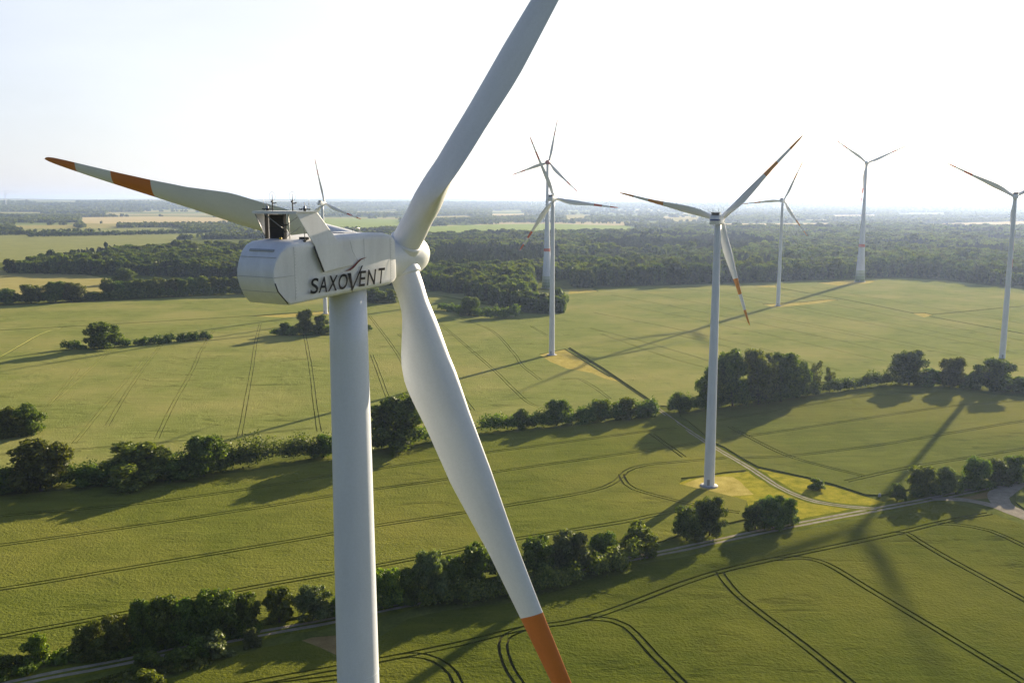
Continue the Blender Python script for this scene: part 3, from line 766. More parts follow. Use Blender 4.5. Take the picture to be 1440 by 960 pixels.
    # lettering on the flank (the local X face); letters are laid out along Y
    def letter(ch, y0, y1, z0, z1, shear=.20, bold=0.0):
        c = bpy.data.curves.new('letter', 'FONT'); c.body = ch; c.extrude = 0; c.offset = bold
        t = bpy.data.objects.new('letter', c); COL.objects.link(t)
        me = bpy.data.meshes.new_from_object(t.evaluated_get(bpy.context.evaluated_depsgraph_get()))
        bpy.data.objects.remove(t)
        co = np.array([v.co[:] for v in me.vertices]); mn, mx = co.min(0), co.max(0)
        h = z1 - z0; out = []
        for x, y, _ in co:
            u = (x - mn[0]) / (mx[0] - mn[0]); w = (y - mn[1]) / (mx[1] - mn[1])
            out.append((X + .006, y0 + (y1 - y0) * u + shear * h * w, z0 + h * w))
        fs = [tuple(p.vertices) for p in me.polygons]; bpy.data.meshes.remove(me)
        return out, fs
    mb = MB()
    sl = .155 / 5.7                             # the line of writing climbs slightly
    for ch, y0, y1 in (('S', -10.60, -10.02), ('A', -9.95, -9.27), ('X', -9.22, -8.50), ('O', -8.42, -7.66), ('E', -6.66, -6.12), ('N', -5.95, -5.24), ('T', -5.02, -4.42)):
        zb = -1.79 + (y0 + 10.6) * sl
        v, f = letter(ch, y0, y1, zb, zb + .86 + (y0 + 10.6) * .012, .17, .012); mb.add(v, f)
    def flat(pts): mb.add([(X + .0065, y, z) for y, z in pts], [tuple(range(len(pts)))])
    flat([(-7.58, -.83), (-7.28, -.83), (-7.16, -1.62), (-7.24, -1.95)])
    flat([(-7.24, -1.95), (-7.16, -1.62), (-6.36, -.46), (-6.24, -.46)])
    mb.build('lettering', M['ink'], nac, merge=False)
    mb = MB()
    up = [(-7.75, -.70), (-7.35, -.58), (-7.02, -.40), (-6.72, -.20), (-6.42, -.06), (-5.90, .0)]
    lo = [(-7.75, -.71), (-7.32, -.69), (-6.96, -.52), (-6.66, -.29), (-6.38, -.13), (-5.90, -.01)]
    mb.add([(X + .007, y, z) for y, z in up + lo], [(i, i + 1, 7 + i, 6 + i) for i in range(5)])
    mb.build('swoosh', M['inkred'], nac, merge=False)
    spin = [(.9, -2.25), (1.26, -2.20), (1.32, -1.8), (1.34, -.6), (1.36, .3), (1.36, .9), (1.30, 1.4), (1.14, 1.82), (.88, 2.18), (.55, 2.42), (.2, 2.53), (0, 2.54)]
    hr = Vector((-7.353, 59.488, 104.393)) - base
    rotor(root, hr, R(33.1), R(4.61), R(38.37), 40.0, BLADES['orange'], M['white'], True, spin, ((-1.14, -.125), (-.23, -1.748), (1.35, -2.026)))
    mb = MB(); mb.lathe([(3.6, 0), (3.6, .35), (2.2, .4)], 40); mb.build('foundation', M['concrete'], root)
hero()

def turbine(label, base, hub, L, yaw, phase, kind, band, rear=None, group='wind turbines on the fields'):
    """base and hub survey points in metres; kind 'steel' has a box nacelle, 'concrete' an egg nacelle on a tapering ringed tower"""
    base = Vector(base); hub = Vector(hub); yaw = R(yaw); phase = R(phase); AX = Vector((math.sin(yaw), math.cos(yaw), 0))
    root = empty('wind_turbine', base); tag(root, label, 'wind turbine', group)
    hv = Vector((0, 0, hub.z)) + AX * 4.2
    if kind == 'steel':
        top = hub.z - 1.9
        mb = MB(); mb.lathe(tower_prof(top, 2.05, 1.2), 40, 0); mb.lathe([(1.2, top), (1.0, top + .01)], 40)
        tw = mb.build('tower', M['tower'], root)
        prof = [(-9.2, -1.7), (-9.5, -.6), (-9.4, .7), (-9.1, 1.25), (-7.0, 1.5), (-2.6, 1.45), (-2.1, 1.2), (-2.1, -1.3), (-2.5, -1.6)]
        nac = rounded_nacelle(prof, 1.75, [.25] * 9, lambda y: 1.0, 'nacelle', M['nacelle'], root, 3)
        nac.location = hv; nac.rotation_euler = (0, 0, -yaw)
        cm = M['brown'] if rear == 'brown' else M['nacelle']
        mb = MB(); mb.box((0, -7.6, 2.05), (3.1, 1.3, 1.1), 0); mb.box((0, -8.27, 2.05), (2.7, .06, .9), 1); mb.box((0, -7.6, 2.64), (3.3, 1.6, .08), 2)
        mb.build('cooler', [cm, M['dark'] if rear != 'blue' else M['grille'], M['nacelle']], nac)
        for x in (-1.1, .9):
            mb = MB(); mb.tube([(x, -7.6, 2.68), (x, -7.6, 4.1)], .05, 6); mb.build('sensor_mast', M['dark'], nac)
        if rear == 'blue':
            mb = MB(); mb.box((0, -9.52, -.1), (3.3, .05, .55)); mb.box((1.77, -8.7, -.1), (.04, 1.5, .55))
            mb.build('blue_stripe', M['blue'], nac)
        spin = [(1.2, -2.2), (1.4, -1.8), (1.45, -.3), (1.35, .5), (1.0, 1.2), (.5, 1.65), (0, 1.8)]
        rotor(root, hv, yaw, R(5), phase, L, BLADES[band], M['white'], False, spin)
    else:
        top = hub.z - 2.2
        pr = tower_prof(top, 6.2, 1.5, .9, 40); mats = []
        pr2 = []
        for r, z in pr: pr2.append((r, z))
        for i in range(len(pr2) - 1):
            z = (pr2[i][1] + pr2[i + 1][1]) / 2
            mats.append(2 + min(3, int(z / 4.0)) if z < 16 else (1 if 46 < z < 50 else 0))
        mb = MB(); mb.lathe(pr2, 40, 0, 'Z', True, mats)
        mb.build('tower', [M['tower'], M['red'], M['green0'], M['green1'], M['green2'], M['green3']], root)
        s = L / 40
        mb = MB(); mb.lathe([(0, -8.5), (1.2, -8.2), (2.2, -6.8), (2.7, -4.6), (2.75, -3.0), (2.6, -2.0), (2.2, -1.8)], 24, 0, 'Y')
        nac = mb.build('nacelle', M['redhub'] if rear == 'red' else M['nacelle'], root, hv); nac.rotation_euler = (0, 0, -yaw)
        spin = [(2.2, -1.75), (2.45, -1.5), (2.4, -.2), (2.1, 1.2), (1.4, 2.4), (.6, 3.0), (0, 3.15)]
        rotor(root, hv, yaw, R(4), phase, L, BLADES['red'], M['redhub'], False, spin)
    mb = MB(); mb.box((-1.0 * (2.06 if kind == 'steel' else 6.1) * .35, -(2.06 if kind == 'steel' else 6.15) * .94 + .05, 1.9), (1.0, .3, 2.3)); mb.build('door', M['door'], root)
    mb = MB(); mb.lathe([(3.4, 0), (3.4, .3), (2.1, .35)] if kind == 'steel' else [(7.4, 0), (7.4, .4), (6.1, .45)], 36); mb.build('foundation', M['concrete'], root)
    return root
turbine('red banded turbine on a teardrop straw plot, in front of a taller one', (28.1, 639, 0), (28, 639, 109.0), 46.2, 24.5, 97.4, 'steel', 'red')
turbine('white turbine with amber blade bands and a blue stripe on its nacelle', (75.4, 338.6, 0), (75.6, 338.5, 101.0), 41.0, 27, 43.9, 'steel', 'amber', 'blue')
turbine('slim turbine with amber bands on a long straw plot far off', (275.1, 943.5, 0), (275.4, 943.4, 107.6), 43.5, 33.3, 25.3, 'steel', 'amber')
turbine('tall turbine with red tower ring and green foot in the open by the forest', (466.5, 1228.4, 0), (466.8, 1228.3, 156.5), 52.5, 34.5, 66.4, 'concrete', 'red')
turbine('tall red hubbed turbine, its tower partly hidden by a nearer one', (43.3, 1137.7, 0), (45.9, 1137.6, 153.5), 52.2, 25.6, 13.8, 'concrete', 'red', 'red')
turbine('small looking white turbine peeking out above the cooler of the lettered nacelle', (-179.5, 877, 0), (-182, 876.6, 105.0), 42.5, 24, 110.3, 'steel', 'red')
turbine('white turbine at the far right picture edge with a brown cooler box on its nacelle', (338.3, 624.2, 0), (338.7, 624, 110.5), 48.5, 27, 57.8, 'steel', 'red', 'brown')
# tiny ones on the skyline
rr_ = random.Random(3)
for px, tip_py, dist in ((747, 267, 11500), (754, 266, 12000), (857, 267, 11000), (843, 272, 14500), (8, 271, 10500), (872, 273, 15000)):
    d = ray(px, 281); k = dist / d.y; x, y = d.x * k, d.y * k; z = hill(x, y)
    hz = CAM_H + (281.45 - tip_py) / FPX * dist - z
    root = empty('wind_turbine', (x, y, z - 1)); tag(root, 'tiny pale turbine on the hazy skyline far beyond the woods', 'wind turbine', 'tiny turbines on the skyline')
    mb = MB(); mb.lathe(tower_prof(hz, 3.4, 1.8, 0, 4), 10); mb.build('tower', M['tower'], root)
    mb = MB(); mb.box((0, -2, hz + 1), (4, 9, 4)); mb.build('nacelle', M['tower'], root)
    a0 = rr_.uniform(0, 2)
    for k in range(3):
        b = mesh_obj('blade', BLADES['red'], root, (0, 4, hz + 1)); b.rotation_euler = (0, a0 + k * 2.0944, 0); b.scale = (1.5, 1.5, 1.5)

# ------------------------------------------------------------------ trees
def leaf_faces(pos, nrm, size, rng):
    n = len(pos)
    ref = rng.normal(size=(n, 3)); t = np.cross(nrm, ref); t /= np.linalg.norm(t, axis=1)[:, None] + 1e-9
    b = np.cross(nrm, t)
    s = size * rng.uniform(.55, 1.25, n); s2 = s * rng.uniform(.55, .95, n)
    t = t * s[:, None] * .5; b = b * s2[:, None] * .5
    bend = nrm * (s * rng.uniform(-.25, .25, n))[:, None]
    v = np.stack([pos - t - b, pos + t * .8 - b + bend, pos + t + b, pos - t * .8 + b + bend], 1).reshape(-1, 3)
    return v, np.arange(4 * n).reshape(-1, 4)
def crown_mesh(name, mat, seed, n, leaf, shape='round', lobes=26, base=.12):
    """crown of unit height and unit width standing on z = 0, made of leaf sized faces on uneven lobes"""
    rng = np.random.default_rng(seed); C = []; S = []
    for i in range(lobes):
        h = base + (1 - base) * rng.uniform(.06, .92)
        t = (h - base) / (1 - base)
        if shape == 'round': R_ = .43 * math.sqrt(max(0, 1 - (2 * t - .85) ** 2 / 1.45))
        elif shape == 'bush': R_ = .43 * math.sqrt(max(0, 1 - t ** 2.2)) + .02
        elif shape == 'cone': R_ = .40 * (1 - t) + .03
        elif shape == 'tall': R_ = .36 * min(1, (1.05 - t) * 2.6) * (.7 + .3 * t)
        else: R_ = .34 * math.sqrt(max(0, 1 - (2 * t - .9) ** 2 / 1.5))
        a = rng.uniform(0, 2 * math.pi); rr = R_ * math.sqrt(rng.uniform(.05, 1))
        s = rng.uniform(.09, .17) if shape != 'cone' else rng.uniform(.06, .12)
        if shape == 'sparse': s *= .75
        C.append((rr * math.cos(a), rr * math.sin(a), min(h, 1 - s * .8))); S.append(s)
    if shape in ('round', 'bush', 'tall'):
        for hh in np.linspace(base + .16, .80, 5):
            a = rng.uniform(0, 6.28); C.append((.08 * math.cos(a), .08 * math.sin(a), hh)); S.append(rng.uniform(.17, .21) if shape != 'tall' else .15)
    C = np.array(C); S = np.array(S); lobes = len(C)
    n = int(n * 1.45); leaf = leaf * 1.3
    k = rng.choice(lobes, n, p=S ** 2 / (S ** 2).sum())
    d = rng.normal(size=(n, 3)); d[:, 2] += .25; d /= np.linalg.norm(d, axis=1)[:, None]
    wob = 1 + .22 * np.sin(d[:, 0] * 7 + k) * np.sin(d[:, 1] * 6 + k * 2)
    rad = S[k] * wob * rng.uniform(.62, 1.16, n) ** .8
    pos = C[k] + d * rad[:, None] * np.array([1, 1, .85])
    pos[:, 2] = np.clip(pos[:, 2], .01, 1.02)
    nr = d + rng.normal(size=(n, 3)) * .55; nr /= np.linalg.norm(nr, axis=1)[:, None]
    v, q = leaf_faces(pos, nr, leaf, rng)
    return np_mesh(name, v, q, [mat])
def trunk_mesh(seed, h=.55):
    rnd = random.Random(seed); mb = MB()
    mb.tube([(0, 0, -.02), (.004, .003, .10), (-.006, .004, .25), (.006, -.004, h), (.0, .0, h + .25)], [.030, .022, .018, .012, .003], 8)
    for i in range(7):
        a = i * 2.4 + rnd.uniform(-.4, .4); z = rnd.uniform(.14, h); L = rnd.uniform(.16, .32)
        p = Vector((0, 0, z)); q = p + Vector((math.cos(a) * L * .5, math.sin(a) * L * .5, L * .45)); e = p + Vector((math.cos(a) * L, math.sin(a) * L, L * .9))
        mb.tube([p, q, e], [.010, .007, .002], 6)
    me_o = mb.build('trunk', M['bark']); me = me_o.data; bpy.data.objects.remove(me_o); return me
TR = [trunk_mesh(s) for s in (1, 2, 3)]
CR = {}
for key, mat, shape, n, leaf, lobes, base in (
        ('oak', 'leaf', 'round', 7000, .034, 30, .10), ('oak2', 'leaf', 'round', 7000, .034, 24, .08), ('oak3', 'leaf', 'bush', 7000, .034, 28, .04),
        ('olive', 'leaf_olive', 'bush', 6500, .036, 26, .03), ('olive2', 'leaf_olive', 'round', 6500, .034, 34, .06), ('bright', 'leaf_bright', 'bush', 6500, .038, 24, .04),
        ('bright2', 'leaf_bright', 'round', 6500, .036, 26, .06), ('pale', 'leaf_pale', 'bush', 6500, .036, 26, .03), ('tall', 'leaf', 'tall', 7000, .034, 30, .06), ('tall2', 'leaf', 'tall', 7000, .034, 36, .04),
        ('bush', 'leaf', 'bush', 3200, .055, 18, .0), ('bushpale', 'leaf_pale', 'bush', 3200, .055, 18, .0), ('bushbright', 'leaf_bright', 'bush', 3200, .055, 18, .0), ('sparse', 'leaf_olive', 'sparse', 1500, .035, 22, .15)):
    CR[key] = crown_mesh('crown', M[mat], sum(map(ord, key)) * 7 + len(key), n, leaf, shape, lobes, base)
trnd = random.Random(77)
def tree(px, base_py, top_py, wpx, key, label, group, name='tree', cat='tree'):
    """surveyed from the photograph: foot, top and width in photo pixels -> metres at its place on the ground"""
    g = G(px, base_py); m = math.hypot(g.y * math.cos(PITCH) + CAM_H * math.sin(PITCH), 0) / FPX
    dep = math.hypot(g.x, g.y); el = math.atan2(CAM_H, dep)
    wid = wpx * m
    h = ((base_py - top_py) * m - .30 * wid * math.sin(el)) / math.cos(el)
    h = max(h, .4 * wid)
    root = empty(name, g)
    root.rotation_euler = (0, 0, trnd.uniform(0, 6.28)); root.scale = (wid, wid, h)
    tag(root, label, cat, group)
    if not key.startswith('bush'): mesh_obj('trunk', trnd.choice(TR), root)
    mesh_obj('crown', CR[key], root)
    return root
GR = 'trees along the farm road'; GH = 'trees in the second hedgerow'; GF = 'field trees and copses'
for t in [
    (53, 932, 889, 40, 'bright', 'small round sunlit tree alone at the lower left corner beside the farm road', GR),
    (10, 945, 915, 46, 'bush', 'low dark bush below the lone corner tree at the bottom left edge', GR),
    (132, 921, 870, 56, 'olive', 'brownish olive tree at the left end of the big roadside clump', GR),
    (166, 917, 860, 52, 'olive2', 'second tree from the left in the big roadside clump, olive with ragged top', GR),
    (203, 912, 838, 58, 'tall', 'tall narrow dark tree third from the left in the big roadside clump', GR),
    (234, 908, 835, 60, 'tall2', 'fourth tree from the left in the big roadside clump', GR),
    (262, 902, 838, 56, 'tall', 'middle tree of the big roadside clump, slightly lower than its neighbours', GR),
    (289, 897, 828, 58, 'tall2', 'third tree from the right in the big roadside clump', GR),
    (318, 893, 824, 62, 'oak3', 'highest leafy tree near the right end of the big roadside clump', GR),
    (346, 888, 829, 52, 'tall', 'rightmost tree of the big roadside clump', GR),
    (393, 874, 821, 46, 'bright', 'bright green cone shaped roadside tree in the gap left of the lettered tower', GR),
    (441, 869, 818, 58, 'pale', 'pale rounded roadside tree just left of the lettered tower', GR),
    (490, 862, 806, 55, 'oak3', 'roadside tree mostly hidden behind the tower of the lettered turbine', GR),
    (545, 852, 797, 52, 'bright2', 'bright leafy tree just right of the lettered tower foot', GR),
    (575, 848, 796, 46, 'oak2', 'dark tree between the lettered tower and the pale greyish roadside tree', GR),
    (606, 840, 769, 58, 'pale', 'pale greyish green tree in the roadside row left of the drooping blade', GR),
    (640, 832, 778, 44, 'oak3', 'low dark tree right of the pale greyish one in the roadside row', GR),
    (670, 826, 760, 56, 'oak', 'big dark tree touching the left side of the drooping blade', GR),
    (712, 818, 760, 48, 'oak2', 'roadside tree behind the drooping white blade', GR),
    (757, 810, 752, 52, 'oak', 'dark tree touching the right side of the drooping blade', GR),
    (800, 802, 740, 62, 'pale', 'broad pale topped tree in the roadside row right of the drooping blade', GR),
    (846, 791, 744, 50, 'oak3', 'dark rounded tree left of the bright one in the roadside row', GR),
    (897, 779, 732, 56, 'bright', 'bright sunlit tree at the end of the roadside row before the road appears', GR),
    (966, 759, 708, 48, 'oak3', 'left tree of the pair below the amber banded turbine', GR),
    (998, 752, 697, 50, 'oak', 'taller right tree of the pair below the amber banded turbine', GR),
    (1062, 743, 704, 40, 'oak3', 'left tree of the dark trio on the edge of the turbine plot', GR),
    (1086, 742, 695, 46, 'oak', 'tallest middle tree of the dark trio on the edge of the turbine plot', GR),
    (1108, 738, 697, 40, 'oak2', 'right tree of the dark trio on the edge of the turbine plot', GR),
    (1262, 704, 677, 25, 'oak3', 'small round tree beside the blade shadow on the right part of the road', GR),
    (1297, 696, 653, 44, 'bright2', 'sunlit tree first in the right hand roadside row after the small round one', GR),
    (1330, 693, 653, 38, 'pale', 'pale tree second in the right hand roadside row', GR),
    (1370, 686, 639, 46, 'oak', 'dark tree third in the right hand roadside row', GR),
    (1402, 681, 643, 38, 'oak3', 'dark tree fourth in the right hand roadside row', GR),
    (1428, 677, 637, 42, 'oak2', 'last dark tree of the roadside row at the right picture edge', GR),
    # south side shrubs
    (210, 942, 912, 46, 'bush', 'dark shrub across the road from the big roadside clump', GR),
    (250, 935, 908, 40, 'bush', 'shrub below the middle of the big roadside clump south of the road', GR),
    (303, 921, 884, 50, 'bushpale', 'pale leafy shrub on the near road edge below the big clump', GR),
    (278, 925, 893, 40, 'bush', 'dark shrub left of the pale leafy shrub on the near road edge', GR),
    (355, 908, 880, 26, 'bushpale', 'small pale shrub alone on the near edge of the farm road', GR),
    (205, 972, 938, 52, 'bushbright', 'yellowish shrub at the bottom picture edge beside the near field', GR),
    # second hedgerow
    (58, 690, 610, 92, 'olive2', 'large ragged olive tree at the left end of the second hedgerow', GH),
    (5, 692, 655, 60, 'bush', 'dark bush at the left picture edge below the large ragged olive tree', GH),
    (196, 678, 616, 104, 'olive', 'wide dome shaped pale olive tree in the second hedgerow', GH),
    (287, 671, 608, 66, 'oak', 'dense round green tree right of the wide dome shaped one', GH),
    (130, 683, 652, 50, 'bush', 'low bush between the ragged olive tree and the dome shaped tree', GH),
    (245, 676, 645, 46, 'bush', 'low bush between the dome shaped tree and the dense round tree', GH),
    (455, 643, 607, 40, 'oak3', 'hedgerow tree half hidden left behind the lettered tower', GH),
    (563, 632, 551, 88, 'oak', 'largest dark tree in the second hedgerow right behind the lettered tower', GH),
    (735, 602, 574, 34, 'oak3', 'small dark hedgerow tree just right of the drooping blade', GH),
    (783, 598, 559, 42, 'oak', 'round dark tree standing above the hedge below the teardrop plot', GH),
    (820, 594, 572, 34, 'bush', 'low dark bush right of the round dark hedgerow tree', GH),
    (846, 592, 560, 34, 'bright2', 'bright yellow green hedgerow tree, left of the two near the track', GH),
    (880, 589, 557, 38, 'bright', 'bright yellow green hedgerow tree closest to where the track crosses', GH),
    (905, 587, 568, 30, 'bush', 'end bush of the hedge beside the track crossing', GH),
    (956, 580, 549, 34, 'oak3', 'dark bushy tree just right of the track crossing', GH),
    (1000, 575, 510, 48, 'oak2', 'leftmost tree of the copse behind the amber banded turbine', GH),
    (1030, 572, 491, 54, 'oak', 'tall tree of the copse touching the amber banded tower', GH),
    (1066, 569, 489, 58, 'olive2', 'highest olive tree in the middle of the copse right of the amber banded tower', GH),
    (1098, 565, 493, 56, 'oak', 'tall tree right of the middle in the copse beside the amber banded tower', GH),
    (1120, 560, 505, 40, 'oak3', 'lower tree at the right end of the copse beside the amber banded tower', GH),
    (1147, 552, 502, 26, 'sparse', 'thin half bare tree right of the copse', GH),
    (1166, 548, 512, 22, 'sparse', 'smaller thin half bare tree further right of the copse', GH),
    (1278, 541, 491, 52, 'oak', 'round tree first of three on the right hedgerow', GH),
    (1306, 541, 516, 34, 'bush', 'low bush between the first and second round trees of the right hedgerow', GH),
    (1339, 543, 500, 44, 'olive2', 'middle round tree of three on the right hedgerow', GH),
    (1368, 546, 520, 30, 'bush', 'low bush between the second and third round trees of the right hedgerow', GH),
    (1397, 549, 500, 56, 'oak2', 'third and broadest round tree of the right hedgerow below the edge turbine', GH),
    (1432, 550, 527, 40, 'bush', 'low bush at the right picture edge of the right hedgerow', GH),
    # field trees
    (41, 612, 565, 44, 'oak2', 'dark tree of the copse at the left picture edge', GF),
    (14, 614, 570, 46, 'olive', 'paler tree of the copse at the left picture edge', GF),
    (-14, 616, 572, 46, 'oak3', 'tree cut off by the left picture edge in the copse', GF),
    (144, 491, 451, 50, 'oak', 'lone round tree in the big field at the end of a low hedge', GF),
    (404, 471, 452, 24, 'bush', 'left bush of the field copse beside the lettered tower', GF),
    (430, 471, 434, 28, 'olive2', 'taller ragged tree in the field copse left of the lettered tower', GF),
    (452, 471, 441, 28, 'oak2', 'tree of the field copse touching the lettered tower', GF),
    (513, 466, 455, 20, 'bush', 'small bush right of the lettered tower in the big field', GF),
    (659, 444, 416, 34, 'oak', 'lone round tree standing in front of the woods right of the spinner', GF),
    (174, 399, 376, 36, 'oak3', 'lone dark tree beside the yellow stubble field', GF),
    (525, 426, 402, 34, 'oak2', 'dark tree peeking out right of the lettered tower below the nacelle', GF),
    (548, 426, 406, 26, 'olive', 'tree behind the root of the drooping blade', GF),
    (1150, 686, 671, 30, 'bushbright', 'low scrubby bush on the yellow turbine plot', GR),
    ]:
    b = t[4].startswith('bush')
    tree(*t, name='bush' if b else 'tree', cat='bush' if b else 'tree')
# avenue on the left in front of the stubble field
lbl = 'tree in the even row before the dark left wood'
for i, px in enumerate(range(152, 470, 15)):
    tree(px + trnd.uniform(-3, 3), 419 - (px - 150) * .03, 393 - (px - 150) * .03 + trnd.uniform(-3, 3), 22 + trnd.uniform(-2, 4), trnd.choice(['olive2', 'oak2', 'oak', 'oak3']), lbl, 'even row of trees on the left')
for px, b, t_, w, k, lb in ((12, 427, 405, 38, 'oak3', 'dark low tree at the left picture edge before the stubble field'), (44, 426, 399, 36, 'olive2', 'second tree from the left before the stubble field'),
                            (78, 425, 395, 36, 'oak', 'left one of the tall twin trees before the stubble field'), (104, 424, 396, 38, 'olive2', 'right one of the tall twin trees before the stubble field'),
                            (130, 422, 409, 28, 'bush', 'low bush between the twin trees and the even row of trees')):
    bb = k.startswith('bush')
    tree(px, b, t_, w, k, lb, GF, name='bush' if bb else 'tree', cat='bush' if bb else 'tree')

def hedge(pts, h, w, mat, label, seed, dens=26, leaf=.55):
    rng = np.random.default_rng(seed); path = smooth_path(pts, 1.5); n = len(path)
    L = float(np.linalg.norm(np.diff(path, axis=0), axis=1).sum())
    h *= 1.45; lob = max(6, int(L / 1.5)); ci = rng.integers(0, n, lob)
    c = path[ci] + rng.normal(size=(lob, 2)) * w * .20
    hh = h * np.array([.62 + .45 * (.5 + .5 * noise.noise(Vector((float(i) * .13, seed, 0)))) + .15 * rng.normal() for i in ci]).clip(.35, 1.25)
    N = int(L * dens); k = rng.integers(0, lob, N)
    N = int(N * 5.5); leaf = leaf * 1.4; k = rng.integers(0, lob, N)
    d = rng.normal(size=(N, 3)); d[:, 2] = abs(d[:, 2]) * 1.1 - .2; d /= np.linalg.norm(d, axis=1)[:, None]
    rad = rng.uniform(.35, 1.1, N)
    pos = np.stack([c[k, 0] + d[:, 0] * rad * w * .45, c[k, 1] + d[:, 1] * rad * w * .45, np.clip(hh[k] * (.38 + .62 * d[:, 2] * rad), .05, None)], 1)
    nr = d + rng.normal(size=(N, 3)) * .5; nr /= np.linalg.norm(nr, axis=1)[:, None]
    g = path.mean(0)
    v, q = leaf_faces(pos - np.array([g[0], g[1], 0]), nr, leaf, rng)
    o = mesh_obj('hedge', np_mesh('hedge', v, q, [M[mat]]), None, (g[0], g[1], 0))
    return tag(o, label, 'hedge', 'hedges between the fields')
hedge([(-150, 710), (0, 690), (120, 680), (240, 670), (330, 660)], 7.5, 9, 'leaf', 'dark undergrowth hedge beneath the large trees left of the lettered tower', 1)
hedge([(300, 663), (390, 651), (470, 640)], 8.5, 9, 'leaf', 'leafy hedge stretch running up to the lettered tower from the left', 2)
hedge([(520, 633), (600, 622), (640, 615)], 6, 7, 'leaf', 'hedge under the largest dark tree right behind the lettered tower', 3)
hedge([(655, 611), (700, 606), (760, 601), (840, 594), (922, 584)], 6.5, 7, 'leaf', 'hedge from the drooping blade to the track crossing', 4)
hedge([(945, 580), (985, 576), (1050, 569), (1130, 558)], 6, 8, 'leaf', 'undergrowth along the foot of the copse by the amber banded turbine', 5)
hedge([(1120, 560), (1180, 550), (1250, 540)], 5.5, 6, 'leaf', 'clipped looking low hedge between the copse and the three round trees', 6)
hedge([(1245, 540), (1340, 543), (1440, 550), (1600, 560)], 5, 6, 'leaf', 'hedge beneath the three round trees at the right', 7)
hedge([(608, 851), (650, 845), (700, 836), (770, 826)], 4.2, 7, 'leaf_olive', 'low sunlit scrub hedge south of the road left of the drooping blade', 8, 34, .45)
hedge([(765, 827), (820, 812), (876, 797)], 5.2, 7, 'leaf_olive', 'sunlit scrub hedge on the near road edge right of the drooping blade', 9, 34, .45)
hedge([(100, 925), (200, 912), (300, 897), (365, 886)], 1.5, 6, 'leaf', 'undergrowth beneath the big roadside clump', 10)
hedge([(525, 853), (620, 838), (720, 818), (850, 791)], 1.8, 5, 'leaf', 'undergrowth beneath the roadside row behind the drooping blade', 11)
hedge([(1285, 697), (1360, 688), (1450, 674), (1560, 658)], 2.0, 5, 'leaf', 'undergrowth beneath the right hand roadside row', 12)
hedge([(93, 492), (150, 489), (220, 484), (292, 477)], 4.5, 6, 'leaf', 'low hedge strip beside the lone round tree in the big field', 13, 20, .8)
hedge([(388, 472), (440, 471), (520, 465)], 4.5, 7, 'leaf', 'low hedge at the foot of the field copse by the lettered tower', 14, 20, .8)
hedge([(622, 436), (650, 441), (675, 445)], 5, 7, 'leaf', 'short hedge left of the lone round tree before the woods', 15, 18, 1.0)
hedge([(683, 448), (706, 448), (730, 445)], 8, 8, 'leaf', 'short thick hedge right of the lone round tree before the woods', 16, 18, 1.0)
hedge([(-150, 434), (0, 428), (140, 422), (345, 414), (480, 410)], 7, 8, 'leaf', 'dark hedge along the top of the big field on the left', 17, 14, 1.1)
hedge([(0, 955), (60, 935), (110, 925)], 1.1, 5, 'leaf', 'low dark growth along the road at the lower left corner', 18)
hedge([(150, 960), (190, 955), (230, 945), (290, 930)], 1.1, 7, 'leaf_olive', 'rough scrub between the farm road and the near field', 19)
hedge([(40, 333), (150, 331), (260, 328.5), (330, 327)], 10, 14, 'leaf', 'long dark hedgerow across the pale pasture far on the left', 20, 5, 3.0)

# ------------------------------------------------------------------ woods
FARC = [crown_mesh('crown', M['leaf_wood'], 501, 420, .15, 'round', 16, .0), crown_mesh('crown', M['leaf_wood'], 502, 420, .15, 'bush', 16, .0),
        crown_mesh('crown', M['leaf_wood'], 503, 420, .14, 'tall', 18, .0), crown_mesh('crown', M['leaf_pine'], 504, 380, .12, 'cone', 20, .0), crown_mesh('crown', M['leaf_pine'], 505, 380, .13, 'tall', 18, .0)]
def inside(p, poly):
    x, y = p; c = False; n = len(poly)
    for i in range(n):
        x1, y1 = poly[i]; x2, y2 = poly[(i + 1) % n]
        if (y1 > y) != (y2 > y) and x < (x2 - x1) * (y - y1) / (y2 - y1) + x1: c = not c
    return c
wood_left = [G2(p) for p in [(8, 384), (60, 385), (180, 387), (360, 392), (470, 396), (600, 403), (620, 370), (590, 350), (470, 348), (360, 352), (250, 356), (150, 362), (60, 373)]]
wood_mid = [G2(p) for p in [(575, 404), (650, 414), (700, 432), (755, 442), (792, 441), (797, 412), (800, 405), (700, 370), (600, 360)]]
wood_main = [G2(p) for p in [(560, 372), (640, 395), (795, 405), (900, 401), (1050, 397), (1200, 391), (1260, 389), (1330, 392), (1440, 405), (1700, 430), (1900, 380), (1700, 322), (1440, 323), (1300, 322), (1160, 323), (1000, 325), (880, 331), (760, 333), (600, 335), (420, 337), (400, 345)]]
clearing = [G2(p) for p in [(775, 376), (800, 365), (900, 362), (1000, 364), (940, 373), (850, 378)]]
pine1 = [G2(p) for p in [(590, 384), (620, 358), (780, 356), (790, 378), (700, 385)]]
pine2 = [G2(p) for p in [(860, 360), (880, 345), (1050, 342), (1100, 352), (1000, 362)]]
def scatter(poly, step, rnd):
    xs = [p[0] for p in poly]; ys = [p[1] for p in poly]; out = []
    y = min(ys)
    while y < max(ys):
        st = step * (1 + max(0, (y - 1300)) / 2200)
        x = min(xs)
        while x < max(xs):
            p = (x + rnd.uniform(-.45, .45) * st, y + rnd.uniform(-.45, .45) * st)
            if abs(p[0]) < p[1] * .72 + 60 and inside(p, poly): out.append((p[0], p[1], st / step))
            x += st
        y += st
    return out
wr = random.Random(9)
pts = []
